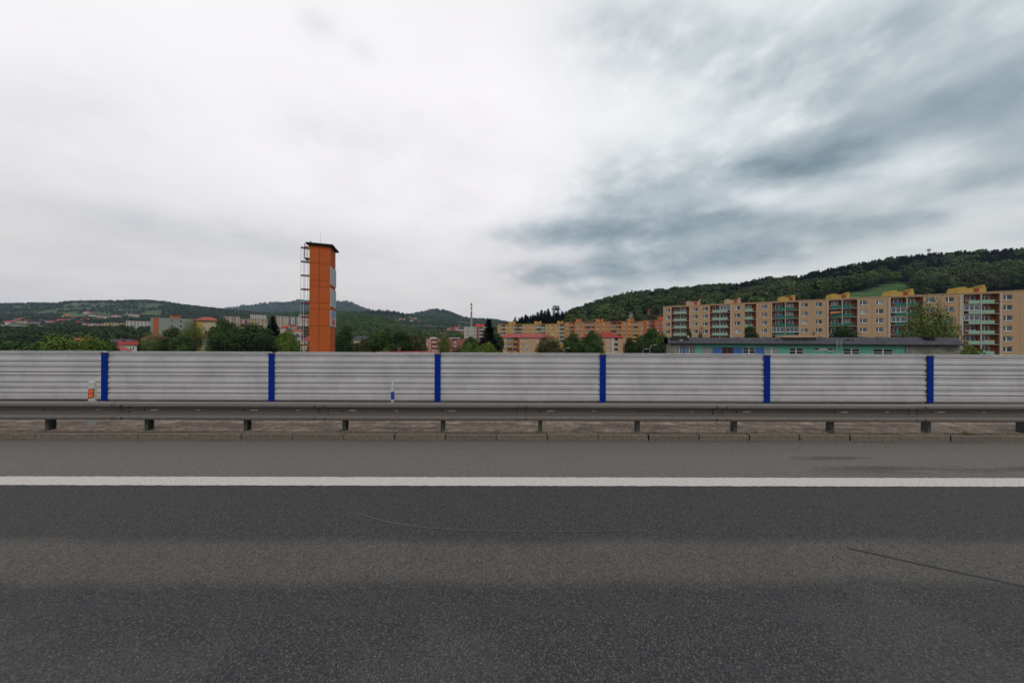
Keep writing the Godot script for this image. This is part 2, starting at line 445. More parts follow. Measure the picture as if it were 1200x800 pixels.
func build_road() -> void:
	tag(top("road", strip(-400, 400, -4.09, 9.0, 0.0, 1.45, 8.0, -8.0, 0.0, 8), M.lane), "dark coarse asphalt carriageway with a paler gritty band", "", "", "structure")
	tag(top("road_shoulder", strip(-400, 400, -5.83, -4.09, 0.0, 1.2, 24.0, -5.83, -4.09, 8), M.shoulder), "lighter grey asphalt hard shoulder beside the kerb", "", "", "structure")
	var b := MB.new()
	b.box(Vector3(-400, -0.9, -7.7), Vector3(400, -0.01, 9.0))
	tag(top("road_deck", b.mesh(), M.concrete_grey), "concrete deck under the road", "", "", "structure")
	# white edge line with a slightly ragged rim
	rng.seed = 4
	var l := MB.new()
	var x := -60.0
	var z0 := -4.215
	var z1 := -3.965
	var o0 := 0.0
	var o1 := 0.0
	while x < 60.0:
		var n0 := rng.randf_range(-0.006, 0.006)
		var n1 := rng.randf_range(-0.006, 0.006)
		l.quad(Vector3(x, 0.005, z1 + o1), Vector3(x + 0.06, 0.005, z1 + n1), Vector3(x + 0.06, 0.005, z0 + n0), Vector3(x, 0.005, z0 + o0))
		o0 = n0; o1 = n1
		x += 0.06
	tag(top("road_line", l.mesh(), M.line_paint), "solid white painted edge line along the carriageway", "", "", "structure")
	# worn patches where the asphalt shows through the paint are left to tiny chips of asphalt
	var seam := MB.new()
	var pts := [Vector2(3.2, -2.78), Vector2(3.55, -2.6), Vector2(3.9, -2.44), Vector2(4.15, -2.32)]
	for i in pts.size() - 1:
		seam.quad(Vector3(pts[i].x, 0.004, pts[i].y + 0.012), Vector3(pts[i + 1].x, 0.004, pts[i + 1].y + 0.012), Vector3(pts[i + 1].x, 0.004, pts[i + 1].y - 0.012), Vector3(pts[i].x, 0.004, pts[i].y - 0.012))
	tag(top("road_seam", seam.mesh(), M.seam), "thin dark sealed crack running obliquely across the lane", "", "", "structure")
	var s2 := MB.new()
	pts = [Vector2(-1.72, -3.34), Vector2(-1.5, -3.24), Vector2(-1.2, -3.14), Vector2(-0.85, -3.07), Vector2(-0.4, -3.03), Vector2(0.3, -3.01), Vector2(1.4, -3.03)]
	for i in pts.size() - 1:
		var hw := 0.012 * (1.0 - 0.12 * i)
		s2.quad(Vector3(pts[i].x, 0.004, pts[i].y + hw), Vector3(pts[i + 1].x, 0.004, pts[i + 1].y + hw), Vector3(pts[i + 1].x, 0.004, pts[i + 1].y - hw), Vector3(pts[i].x, 0.004, pts[i].y - hw))
	tag(top("road_seam", s2.mesh(), M.seam_pale), "faint curved scrape across the dark lane", "", "", "structure")
	# footpath behind the kerb
	tag(top("footpath", strip(-60, 60, -7.7, -5.95, 0.102, 1.0, 9.0, -7.7, -5.95, 4), M.path), "dusty concrete verge strip behind the kerb, stained with brown dirt", "", "", "structure")
	# kerb: one stone per metre
	var kerb := Node3D.new()
	kerb.name = "kerb"
	add_child(kerb)
	tag(kerb, "low concrete kerb of metre-long stones", "", "", "structure")
	var stones := []
	for k in 3:
		var ks := MB.new()
		var wdt := 0.996 - 0.006 * k
		var c := 0.012
		ks.sweep([Vector2(-0.1, 0.0), Vector2(0.112 - c, 0.0), Vector2(0.112, -c), Vector2(0.112, -0.09), Vector2(0.1, -0.1), Vector2(-0.1, -0.1)].map(func(q): return Vector2(q.x, q.y)), 0.003 + 0.003 * k, wdt)
		stones.append(ks.mesh())
	rng.seed = 12
	for k in range(-30, 30):
		var st := part("kerb_stone", stones[rng.randi() % 3], M.kerb if rng.randf() < 0.6 else M.kerb_b, kerb, Vector3(-0.264 + k, rng.randf_range(-0.006, 0.003), -5.81 + rng.randf_range(-0.006, 0.006)))
		st.rotation.y = rng.randf_range(-0.004, 0.004)
	var g := MB.new()
	g.box(Vector3(-60, -0.05, -5.96), Vector3(60, 0.085, -5.84))
	part("mortar_bed", g.mesh(), M.plinth, kerb)

func build_guardrail() -> void:
	var t := thing("guardrail", "weathered galvanised steel guardrail with wave-shaped beam in front of the barrier", "guardrail", Vector3(0, -0.012, -5.87))
	var f := [Vector2(0.7, -0.135), Vector2(0.716, -0.125), Vector2(0.717, -0.05), Vector2(0.71, -0.022), Vector2(0.692, -0.006), Vector2(0.665, 0.0), Vector2(0.64, -0.003), Vector2(0.626, -0.016), Vector2(0.618, -0.115), Vector2(0.608, -0.13), Vector2(0.5, -0.13), Vector2(0.482, -0.115), Vector2(0.458, -0.022), Vector2(0.44, -0.004), Vector2(0.415, 0.0), Vector2(0.388, -0.006), Vector2(0.37, -0.025), Vector2(0.36, -0.08), Vector2(0.366, -0.125), Vector2(0.376, -0.135)]
	var prof := f.duplicate()
	for i in range(f.size() - 1, -1, -1):
		prof.append(Vector2(f[i].x + (0.0 if i > 2 and i < f.size() - 3 else (-0.004 if i < 3 else 0.004)), f[i].y - 0.006))
	prof.reverse()
	var beam := MB.new()
	beam.sweep(prof, 0.0, 4.06)
	var beam_mesh := beam.mesh()
	var bolt := MB.new()
	bolt.tube([Vector3(0, 0, -0.004), Vector3(0, 0, 0.012), Vector3(0, 0, 0.02)], 0.019, 0.008, 8)
	var bolt_mesh := bolt.mesh()
	var slot := boxmesh(Vector3(-0.07, -0.007, -0.002), Vector3(0.07, 0.007, 0.003))
	var slot_s := boxmesh(Vector3(-0.025, -0.006, -0.002), Vector3(0.025, 0.006, 0.003))
	var plate := boxmesh(Vector3(-0.004, -0.05, 0.0), Vector3(0.004, 0.05, 0.004))
	var post := MB.new()
	post.box(Vector3(-0.035, 0.0, -0.02), Vector3(0.035, 0.6, -0.014))
	post.box(Vector3(-0.035, 0.0, -0.114), Vector3(-0.029, 0.6, -0.02))
	post.box(Vector3(-0.029, 0.0, -0.12), Vector3(0.035, 0.6, -0.114))
	var post_mesh := post.mesh()
	var spacer := boxmesh(Vector3(-0.045, -0.1, -0.016), Vector3(0.045, 0.1, 0.0))
	rng.seed = 8
	for k in range(-7, 8):
		var x0 := 0.12 + 4.0 * k
		var rail := part("rail", beam_mesh, M.galvanised, t, Vector3(x0, rng.randf_range(-0.002, 0.002), 0.0 if k % 2 == 0 else 0.0075))
		rail.rotation.z = rng.randf_range(-0.0006, 0.0006)
		for bx in [0.06, 0.24]:
			for by in [[0.661, 0.0], [0.411, 0.0]]:
				part("bolt", bolt_mesh, M.rust, rail, Vector3(bx - 0.04, by[0], by[1]))
			for by in [0.585, 0.512]:
				part("bolt", bolt_mesh, M.rust, rail, Vector3(bx - 0.04, by, -0.13))
		for j in 4:
			part("reflector", slot if j % 2 == 0 else slot_s, M.reflector_white if rng.randf() < 0.75 else M.galvanised_dull, rail, Vector3(0.7 + j * 1.0 + (0.0 if j % 2 == 0 else -0.12), 0.545, -0.128))
		for j in 2:
			part("bolt", bolt_mesh, M.rust, rail, Vector3(0.5 + 2.0 * j, 0.545, -0.13))
	for k in range(-14, 15):
		var p := part("post", post_mesh, M.galvanised_dull, t, Vector3(0.62 + 2.0 * k, 0.1, -0.144))
		part("spacer", spacer, M.galvanised_dull, p, Vector3(0, 0.44, 0.0))
		part("foot_plate", boxmesh(Vector3(-0.08, 0.0, -0.16), Vector3(0.08, 0.012, 0.03)), M.rust, p, Vector3(0, 0.0, 0))

func build_barrier() -> void:
	var t := thing("noise_barrier", "long pale grey ribbed metal noise barrier between blue posts behind the guardrail", "noise barrier", Vector3(0, 0, -7.14))
	# panel boards half a metre tall with three sunken grooves each, the lowest one a short make-up board
	var boards := []
	for H in [0.154, 0.498, 0.498]:
		var prof := []
		prof.append(Vector2(0.0, -0.034))
		for g in [[0.018, 0.03], [0.075, 0.155], [0.235, 0.28], [0.355, 0.45]]:      # lower and upper lip of each sunken band
			if g[1] > H: break
			if g[0] > 0.03: prof.append(Vector2(g[0] - 0.017, -0.014))
			prof.append(Vector2(g[0], -0.034))
			prof.append(Vector2(g[1] - 0.01, -0.034))
			prof.append(Vector2(g[1], -0.014))
		prof.append_array([Vector2(H - 0.022, -0.014), Vector2(H - 0.006, -0.034), Vector2(H - 0.002, -0.034), Vector2(H - 0.002, -0.1), Vector2(0.0, -0.1)])
		var b := MB.new()
		prof.reverse()
		b.sweep(prof, 0.0, 3.976)
		boards.append(b.mesh())
	var post := MB.new()
	post.box(Vector3(-0.071, 0.0, -0.008), Vector3(0.071, 1.134, 0.0))
	post.box(Vector3(-0.005, 0.0, -0.13), Vector3(0.005, 1.134, -0.012))
	post.box(Vector3(-0.071, 0.0, -0.142), Vector3(0.071, 1.134, -0.13))
	var post_mesh := post.mesh()
	var cap := boxmesh(Vector3(-0.085, 0.0, -0.15), Vector3(0.085, 0.018, 0.006))
	var strip_mesh := boxmesh(Vector3(0.0, 0.0, -0.12), Vector3(3.84, 0.02, -0.008))
	rng.seed = 21
	for k in range(-8, 8):
		var x := 2.245 + 4.0 * k
		var tilt := rng.randf_range(-0.002, 0.002)
		var p := part("post", post_mesh, M.post_blue, t, Vector3(x, 0.484, 0.0))
		part("cap", cap, M.rust, p, Vector3(0, 1.134, 0))
		for r in 3:
			var q := part("panel", boards[r], M.barrier_metal, t, Vector3(x + 0.012, [0.488, 0.644, 1.144][r], rng.randf_range(-0.012, -0.004)))
			q.rotation.z = tilt + rng.randf_range(-0.0008, 0.0008)
			q.rotation.x = rng.randf_range(-0.005, 0.005)
		var s := part("top_strip", strip_mesh, M.barrier_cap, t, Vector3(x + 0.08, 1.641, -0.012))
		s.rotation.z = tilt
	part("base_beam", boxmesh(Vector3(-34, 0.08, -0.2), Vector3(34, 0.482, -0.03)), M.plinth, t)

func build_delineators() -> void:
	# orange reflector post
	var t := thing("delineator_post", "white plastic roadside marker post with slanted top and orange reflector", "marker post", survey(106.5, 400, 6.35) * Vector3(1, 0, 1) + Vector3(0, 0.1, 0), 0.0)
	var b := MB.new()
	b.sweep([Vector2(0, 0), Vector2(0.94, 0.0), Vector2(0.95, -0.035), Vector2(0, -0.035)].map(func(q): return Vector2(q.x, q.y)), -0.068, 0.068)
	part("body", b.mesh(), M.plastic_white, t)
	var band := MB.new()
	band.quad(Vector3(-0.064, 0.57, 0.002), Vector3(0.064, 0.6, 0.002), Vector3(0.064, 0.8, 0.002), Vector3(-0.064, 0.77, 0.002))
	part("dark_band", band.mesh(), M.plastic_dark, t)
	for k in 2:
		var r := MB.new()
		var y := 0.59 + 0.092 * k
		r.quad(Vector3(-0.05, y, 0.006), Vector3(0.052, y + 0.024, 0.006), Vector3(0.052, y + 0.1, 0.006), Vector3(-0.05, y + 0.076, 0.006))
		part("reflector", r.mesh(), M.reflector_orange, t)
	# blue marker, seen edge on
	var t2 := thing("delineator_post", "slim white roadside marker post with a blue band and pointed top", "marker post", survey(460.3, 400, 6.3) * Vector3(1, 0, 1) + Vector3(0, 0.1, 0), 0.0)
	var m := MB.new()
	for s in [[0.0, 0.9, 0.026]]:
		m.box(Vector3(-s[2], s[0], -0.02), Vector3(s[2], s[1], 0.02))
	var a := [Vector3(-0.026, 0.9, 0.02), Vector3(0.026, 0.9, 0.02), Vector3(0.026, 0.9, -0.02), Vector3(-0.026, 0.9, -0.02)]
	var tip := Vector3(0.0, 1.0, 0.0)
	for k in 4: m.tri(a[k], a[(k + 1) % 4], tip)
	part("body", m.mesh(), M.plastic_white, t2)
	part("blue_band", boxmesh(Vector3(-0.029, 0.6, -0.023), Vector3(0.029, 0.76, 0.023)), M.reflector_blue, t2)

func build_litter() -> void:
	rng.seed = 99
	var m := MB.new()
	m.colored = true
	m.tri(Vector3(-0.5, 0, 0.3), Vector3(0.5, 0.12, 0.35), Vector3(0.1, 0.02, -0.4), Vector3.UP)
	m.tri(Vector3(-0.5, 0, 0.3), Vector3(0.1, 0.02, -0.4), Vector3(-0.4, 0.1, -0.35), Vector3.UP)
	var mm := MultiMesh.new()
	mm.transform_format = MultiMesh.TRANSFORM_3D
	mm.use_colors = true
	mm.mesh = m.mesh()
	var N := 5200
	mm.instance_count = N
	var fn := FastNoiseLite.new()
	fn.seed = 3
	fn.frequency = 0.6
	for i in N:
		var kind := rng.randf()
		var p: Vector3
		var s := rng.randf_range(0.006, 0.022)
		for tries in 6:
			var x := rng.randf_range(-16, 16)
			if kind < 0.22: p = Vector3(x, 0.012, -5.79 + absf(rng.randfn(0.0, 0.05)))
			elif kind < 0.42: p = Vector3(x, 0.12, rng.randf_range(-5.99, -5.9))
			elif kind < 0.9: p = Vector3(x, 0.112, rng.randf_range(-7.1, -6.0))
			else: p = Vector3(x, 0.012, rng.randf_range(-5.7, -4.3)); s *= 0.6
			if fn.get_noise_2d(p.x, p.z * 2.0) > 0.05: break
		mm.set_instance_transform(i, Transform3D(Basis.from_euler(Vector3(rng.randf_range(-0.3, 0.3), rng.randf() * TAU, rng.randf_range(-0.3, 0.3))).scaled(Vector3.ONE * s), p))
		var c := Color(0.16, 0.085, 0.045).lerp(Color(0.05, 0.035, 0.025), rng.randf())
		if rng.randf() < 0.12: c = Color(0.35, 0.3, 0.22)
		mm.set_instance_color(i, c)
	var o := MultiMeshInstance3D.new()
	o.name = "leaf_litter"
	o.multimesh = mm
	o.material_override = M.litter
	add_child(o)
	tag(o, "brown leaf litter and grit along the kerb and verge", "litter", "", "stuff")
	# tufts at the kerb and at post feet
	for q in [[1133, 507, 5.92, 0.14, 46, "green grass tuft growing in the kerb joint"], [975, 504, 6.0, 0.09, 20, "small dry weed tuft at a guardrail post foot near the grey shed"], [1086, 504.5, 6.0, 0.09, 20, "small weed tuft at a guardrail post foot under the last blue barrier post"], [632, 504, 6.0, 0.07, 14, "tiny dark weed tuft at the middle guardrail post foot"]]:
		var base := survey(q[0], q[1], q[2])
		base.y = 0.104
		var g := MB.new()
		g.colored = true
		for k in q[4]:
			var an := rng.randf() * TAU
			var r: float = rng.randf() * q[3] * 0.6
			var p0 := Vector3(cos(an) * r, 0, sin(an) * r * 0.5)
			var p1 := p0 + Vector3(cos(an) * 0.05, q[3] * rng.randf_range(0.4, 1.0), sin(an) * 0.04)
			g.tint = Color(0.05, 0.085, 0.02).lerp(Color(0.13, 0.12, 0.05), rng.randf() * 0.7)
			g.tri(p0 - Vector3(0.004, 0, 0), p0 + Vector3(0.004, 0, 0), p1)
		var go := top("grass_tuft", g.mesh(), M.leaf)
		go.position = base
		tag(go, q[5], "grass tuft", "tufts along the kerb")

# ---------------------------------------------------------------- trees
func leaf_quad(b: MB, p: Vector3, nrm: Vector3, s: float, r: RandomNumberGenerator) -> void:
	var face := (nrm + Vector3(r.randfn(0, 0.45), r.randfn(0, 0.45), r.randfn(0, 0.45))).normalized()
	var t := face.cross(Vector3(r.randf() - 0.5, r.randf() - 0.5, r.randf() - 0.5)).normalized()
	var q := face.cross(t)
	var a := p + t * s * 0.62
	var c := p - t * s * 0.62
	var d := p + q * s * 0.4
	var e := p - q * s * 0.4
	var shade := (nrm * 0.75 + face * 0.5).normalized()
	b.tri(a, d, c, shade)
	b.tri(a, c, e, shade)

# a broadleaf crown, one metre tall in units of the tree's height; returns [crown, trunk]
func broadleaf(seed_: int, clumps: int, per: int, leaf: float, wide: float, base: float, loose: float, tone: Color, tone2: Color) -> Array:
	var r := RandomNumberGenerator.new()
	r.seed = seed_
	var b := MB.new()
	b.colored = true
	var tr := MB.new()
	var cy := (1.0 + base) * 0.5
	var ry := (1.0 - base) * 0.5
	tr.tube([Vector3(0, 0, 0), Vector3(0.006, base * 0.6, 0.004), Vector3(0.0, cy, 0.01)], 0.026, 0.012, 7)
	for k in clumps:
		var dir := Vector3(r.randfn(0, 1), r.randfn(0, 1), r.randfn(0, 1)).normalized()
		var rad := pow(r.randf(), 0.4) * 0.78
		var c := Vector3(dir.x * wide * rad, cy + dir.y * ry * rad, dir.z * wide * rad)
		var narrow := 1.0 - 0.35 * maxf(0.0, (c.y - cy) / ry)
		c.x *= narrow; c.z *= narrow
		var cr := wide * r.randf_range(0.26, 0.42) * (1.0 - 0.3 * rad)
		if k % 3 == 0:
			tr.tube([Vector3(0, lerpf(base * 0.7, cy, r.randf()), 0), c * 0.5 + Vector3(0, cy * 0.42, 0), c], 0.009, 0.003, 4)
		var ct := tone.lerp(tone2, r.randf())
		for i in per:
			var q := Vector3(r.randfn(0, 1), r.randfn(0, 1), r.randfn(0, 1)).normalized()
			if q.y < -0.55 and r.randf() < 0.6: q.y = -q.y
			var p := c + q * cr * (r.randf_range(0.72, 1.08) if r.randf() > loose else r.randf_range(0.9, 1.5)) * Vector3(1, 0.85, 1)
			b.tint = ct * r.randf_range(0.6, 1.4)
			leaf_quad(b, p, (q + (p - Vector3(0, cy, 0)) * 0.8).normalized(), leaf * r.randf_range(0.7, 1.3), r)
	var ys := []
	for q in b.v: ys.append(q.y)
	ys.sort()
	var hi: float = ys[int(ys.size() * 0.988)]
	for i in b.v.size(): b.v[i] /= hi
	return [b.mesh(), tr.mesh()]

func conifer(seed_: int, layers: int, arms: int, wide: float, base: float, tone: Color, leaf := 1.0, dense := 4) -> Array:
	var r := RandomNumberGenerator.new()
	r.seed = seed_
	var b := MB.new()
	b.colored = true
	var tr := MB.new()
	tr.tube([Vector3.ZERO, Vector3(0, 0.5, 0), Vector3(0, 0.985, 0)], 0.018, 0.002, 6)
	for k in layers:
		var t := float(k) / (layers - 1)
		var y := lerpf(base, 0.97, t)
		var rad := wide * (1.0 - t * 0.96) * r.randf_range(0.78, 1.2)
		for a in arms:
			var an := TAU * (a + r.randf()) / arms
			var out := Vector3(cos(an), 0, sin(an))
			var length := rad * r.randf_range(0.45, 1.2)
			for s in dense:
				var f := (s + 0.6) / dense
				var p := out * length * f + Vector3(0, y - length * 0.42 * f * f + r.randfn(0, 0.006), 0)
				b.tint = tone * r.randf_range(0.65, 1.35)
				var nn := (out * 0.6 + Vector3(0, 0.8, 0)).normalized()
				var side := out.cross(Vector3.UP)
				var sz := (0.045 + 0.05 * (1.0 - t)) * leaf
				var droop := Vector3(0, -sz * 0.55, 0)
				var tip := p + out * sz * 1.1 + droop
				b.tri(p - side * sz * 0.6, tip + side * r.randf_range(-0.3, 0.3) * sz, p + side * sz * 0.6 + droop * 0.3, nn)
				b.tri(p - side * sz * 0.8 + droop, p + out * sz * 0.5 + droop * 0.2, p + side * sz * 0.2 - droop * 0.5, (nn + side * 0.4).normalized())
	for i in 6:
		b.tri(Vector3(-0.006, 0.93, 0), Vector3(0.006, 0.93, 0), Vector3(0, 1.0, 0), Vector3(0, 0.4, 0.9))
	return [b.mesh(), tr.mesh()]

var KIND := {}
func make_tree_kinds() -> void:
	var g1 := Color(0.065, 0.105, 0.022)
	var g2 := Color(0.03, 0.056, 0.015)
	KIND.round_a = broadleaf(1, 62, 190, 0.031, 0.42, 0.12, 0.32, g1, g2)
	KIND.round_b = broadleaf(2, 70, 180, 0.031, 0.46, 0.1, 0.3, g1 * 0.85, g2 * 0.9)
	KIND.tall = broadleaf(3, 60, 160, 0.028, 0.32, 0.1, 0.4, g1 * 0.8, g2)
	KIND.loose = broadleaf(4, 66, 170, 0.0165, 0.36, 0.12, 0.65, Color(0.115, 0.145, 0.033), Color(0.06, 0.088, 0.022))
	KIND.bright = broadleaf(5, 56, 180, 0.031, 0.5, 0.08, 0.32, Color(0.115, 0.16, 0.022), Color(0.06, 0.1, 0.018))
	KIND.dark = broadleaf(6, 62, 170, 0.03, 0.44, 0.08, 0.32, Color(0.017, 0.032, 0.01), Color(0.034, 0.058, 0.017))
	KIND.brown = broadleaf(7, 54, 160, 0.028, 0.44, 0.08, 0.4, Color(0.08, 0.074, 0.024), Color(0.046, 0.06, 0.02))
	KIND.pine = broadleaf(8, 16, 34, 0.026, 0.13, 0.6, 0.6, Color(0.03, 0.045, 0.02), Color(0.04, 0.05, 0.025))
	KIND.spruce = conifer(11, 20, 9, 0.24, 0.05, Color(0.03, 0.055, 0.026), 0.8, 7)
	KIND.spruce_b = conifer(12, 18, 8, 0.26, 0.08, Color(0.028, 0.046, 0.024), 0.8, 7)
	# for the woods: fewer, larger leaf clusters
	for k in 4:
		KIND["wood_%d" % k] = broadleaf(20 + k, 24, 60, 0.062, [0.4, 0.46, 0.36, 0.5][k], 0.05, 0.12, Color(0.95, 0.95, 0.95), Color(0.72, 0.75, 0.75))
	for k in 2:
		KIND["wood_fir_%d" % k] = conifer(30 + k, 12, 8, [0.2, 0.24][k], 0.04, Color(0.9, 0.95, 0.95), 1.9, 3)

func tree(called: String, label: String, kind: String, at: Vector3, height: float, width := 1.0, group := "", turn := -1.0, tint = null) -> void:
	var t := thing(called, label, "tree", at, rng.randf() * TAU if turn < 0.0 else turn, group)
	t.scale = Vector3(height * width, height, height * width)
	part("trunk", KIND[kind][1], M.bark_pale if kind == "loose" else M.bark, t)
	var lm = M.leaf
	if tint != null:
		var key := "leaf%s" % tint
		if not M.has(key):
			lm = M.leaf.duplicate()
			lm.albedo_color = tint
			M[key] = lm
		lm = M[key]
	part("crown", KIND[kind][0], lm, t)

func wood(called: String, label: String, kind: String, spots: Array) -> void:   # spots: [position, height, width factor, colour]
	if spots.is_empty(): return
	var mm := MultiMesh.new()
	mm.transform_format = MultiMesh.TRANSFORM_3D
	mm.use_colors = true
	mm.mesh = KIND[kind][0]
	mm.instance_count = spots.size()
	for i in spots.size():
		var s: Array = spots[i]
		mm.set_instance_transform(i, Transform3D(Basis(Vector3.UP, rng.randf() * TAU).scaled(Vector3(s[1] * s[2], s[1], s[1] * s[2])), s[0]))
		mm.set_instance_color(i, s[3])
	var o := MultiMeshInstance3D.new()
	o.name = numbered(called)
	o.multimesh = mm
	o.material_override = M.leaf
	add_child(o)
	tag(o, label, "wood", "", "stuff")

# ---------------------------------------------------------------- terrain
func curve_at(pts: Array, x: float) -> float:
	if x <= pts[0][0]: return pts[0][1]
	for i in pts.size() - 1:
		if x <= pts[i + 1][0]:
			var t: float = (x - pts[i][0]) / (pts[i + 1][0] - pts[i][0])
			return lerpf(pts[i][1], pts[i + 1][1], t)
	return pts[pts.size() - 1][1]

# a hill given by contour rows, each [distance curve, height-angle curve]; returns a grid of points
class Hill:
	var p := []
	var nx := 0
	var ny := 0
	var x0 := 0.0
	var x1 := 0.0
	func point(px: float, t: float) -> Vector3:
		var a := clampf((px - x0) / (x1 - x0) * (nx - 1), 0, nx - 1.001)
		var b := clampf(t * (ny - 1), 0, ny - 1.001)
		var i := int(a)
		var j := int(b)
		return p[j][i].lerp(p[j][i + 1], a - i).lerp(p[j + 1][i].lerp(p[j + 1][i + 1], a - i), b - j)

func hill(called: String, label: String, x0: float, x1: float, nx: int, rows: Array, sub: int, rough: float, colors: Callable) -> Hill:
	var h := Hill.new()
	h.x0 = x0; h.x1 = x1; h.nx = nx
	h.ny = (rows.size() - 1) * sub + 1
	var f := FastNoiseLite.new()
	f.seed = 17
	f.frequency = 0.004
	f.fractal_octaves = 5
	for j in h.ny:
		var a := mini(j / sub, rows.size() - 2)
		var t := float(j - a * sub) / sub
		var line := []
		for i in nx:
			var px := lerpf(x0, x1, float(i) / (nx - 1))
			var w: Array = [rows[maxi(a - 1, 0)], rows[a], rows[a + 1], rows[mini(a + 2, rows.size() - 1)]].map(func(rw): return survey(px, curve_at(rw[1], px), curve_at(rw[0], px)))
			var q: Vector3 = w[1].lerp(w[2], t)
			var sm: float = smoothstep(0.0, 1.0, t)
			q.y = lerpf(q.y, lerpf(w[1].y, w[2].y, sm), 0.35)
			q.y += f.get_noise_2d(q.x, q.z) * rough * sin(PI * clampf(float(j) / (h.ny - 1), 0, 1))
			line.append(q)
		h.p.append(line)
	var v := PackedVector3Array()
	var c := PackedColorArray()
	for j in h.ny:
		for i in nx:
			v.append(h.p[j][i])
			c.append(colors.call(lerpf(x0, x1, float(i) / (nx - 1)), float(j) / (h.ny - 1), h.p[j][i]))
	var nrm := PackedVector3Array()
	nrm.resize(v.size())
	for j in h.ny:
		for i in nx:
			var l: Vector3 = h.p[j][maxi(i - 1, 0)]
			var r: Vector3 = h.p[j][mini(i + 1, nx - 1)]
			var d: Vector3 = h.p[maxi(j - 1, 0)][i]
			var u: Vector3 = h.p[mini(j + 1, h.ny - 1)][i]
			var n := (r - l).cross(u - d).normalized()
			nrm[j * nx + i] = n if n.y > 0 else -n
	var ix := PackedInt32Array()
	for j in h.ny - 1:
		for i in nx - 1:
			var k := j * nx + i
			ix.append_array([k, k + nx, k + 1, k + 1, k + nx, k + nx + 1])
	var arr := []
	arr.resize(Mesh.ARRAY_MAX)
	arr[Mesh.ARRAY_VERTEX] = v
	arr[Mesh.ARRAY_NORMAL] = nrm
	arr[Mesh.ARRAY_COLOR] = c
	arr[Mesh.ARRAY_INDEX] = ix
	var m := ArrayMesh.new()
	m.add_surface_from_arrays(Mesh.PRIMITIVE_TRIANGLES, arr)
	tag(top(called, m, M.hill_grass), label, "", "", "structure")
	return h

var hills := {}
var homes := []
# clear of the small houses and of the ground just before them
func built_up(p: Vector3) -> bool:
	for h in homes:
		var d: Vector3 = h - p
		var depth := Vector2(h.x, h.z).normalized().dot(Vector2(d.x, d.z))
		var across := absf(Vector2(h.x, h.z).normalized().cross(Vector2(d.x, d.z)))
		if depth > -14.0 and depth < 75.0 and across < 8.0: return true
	return false

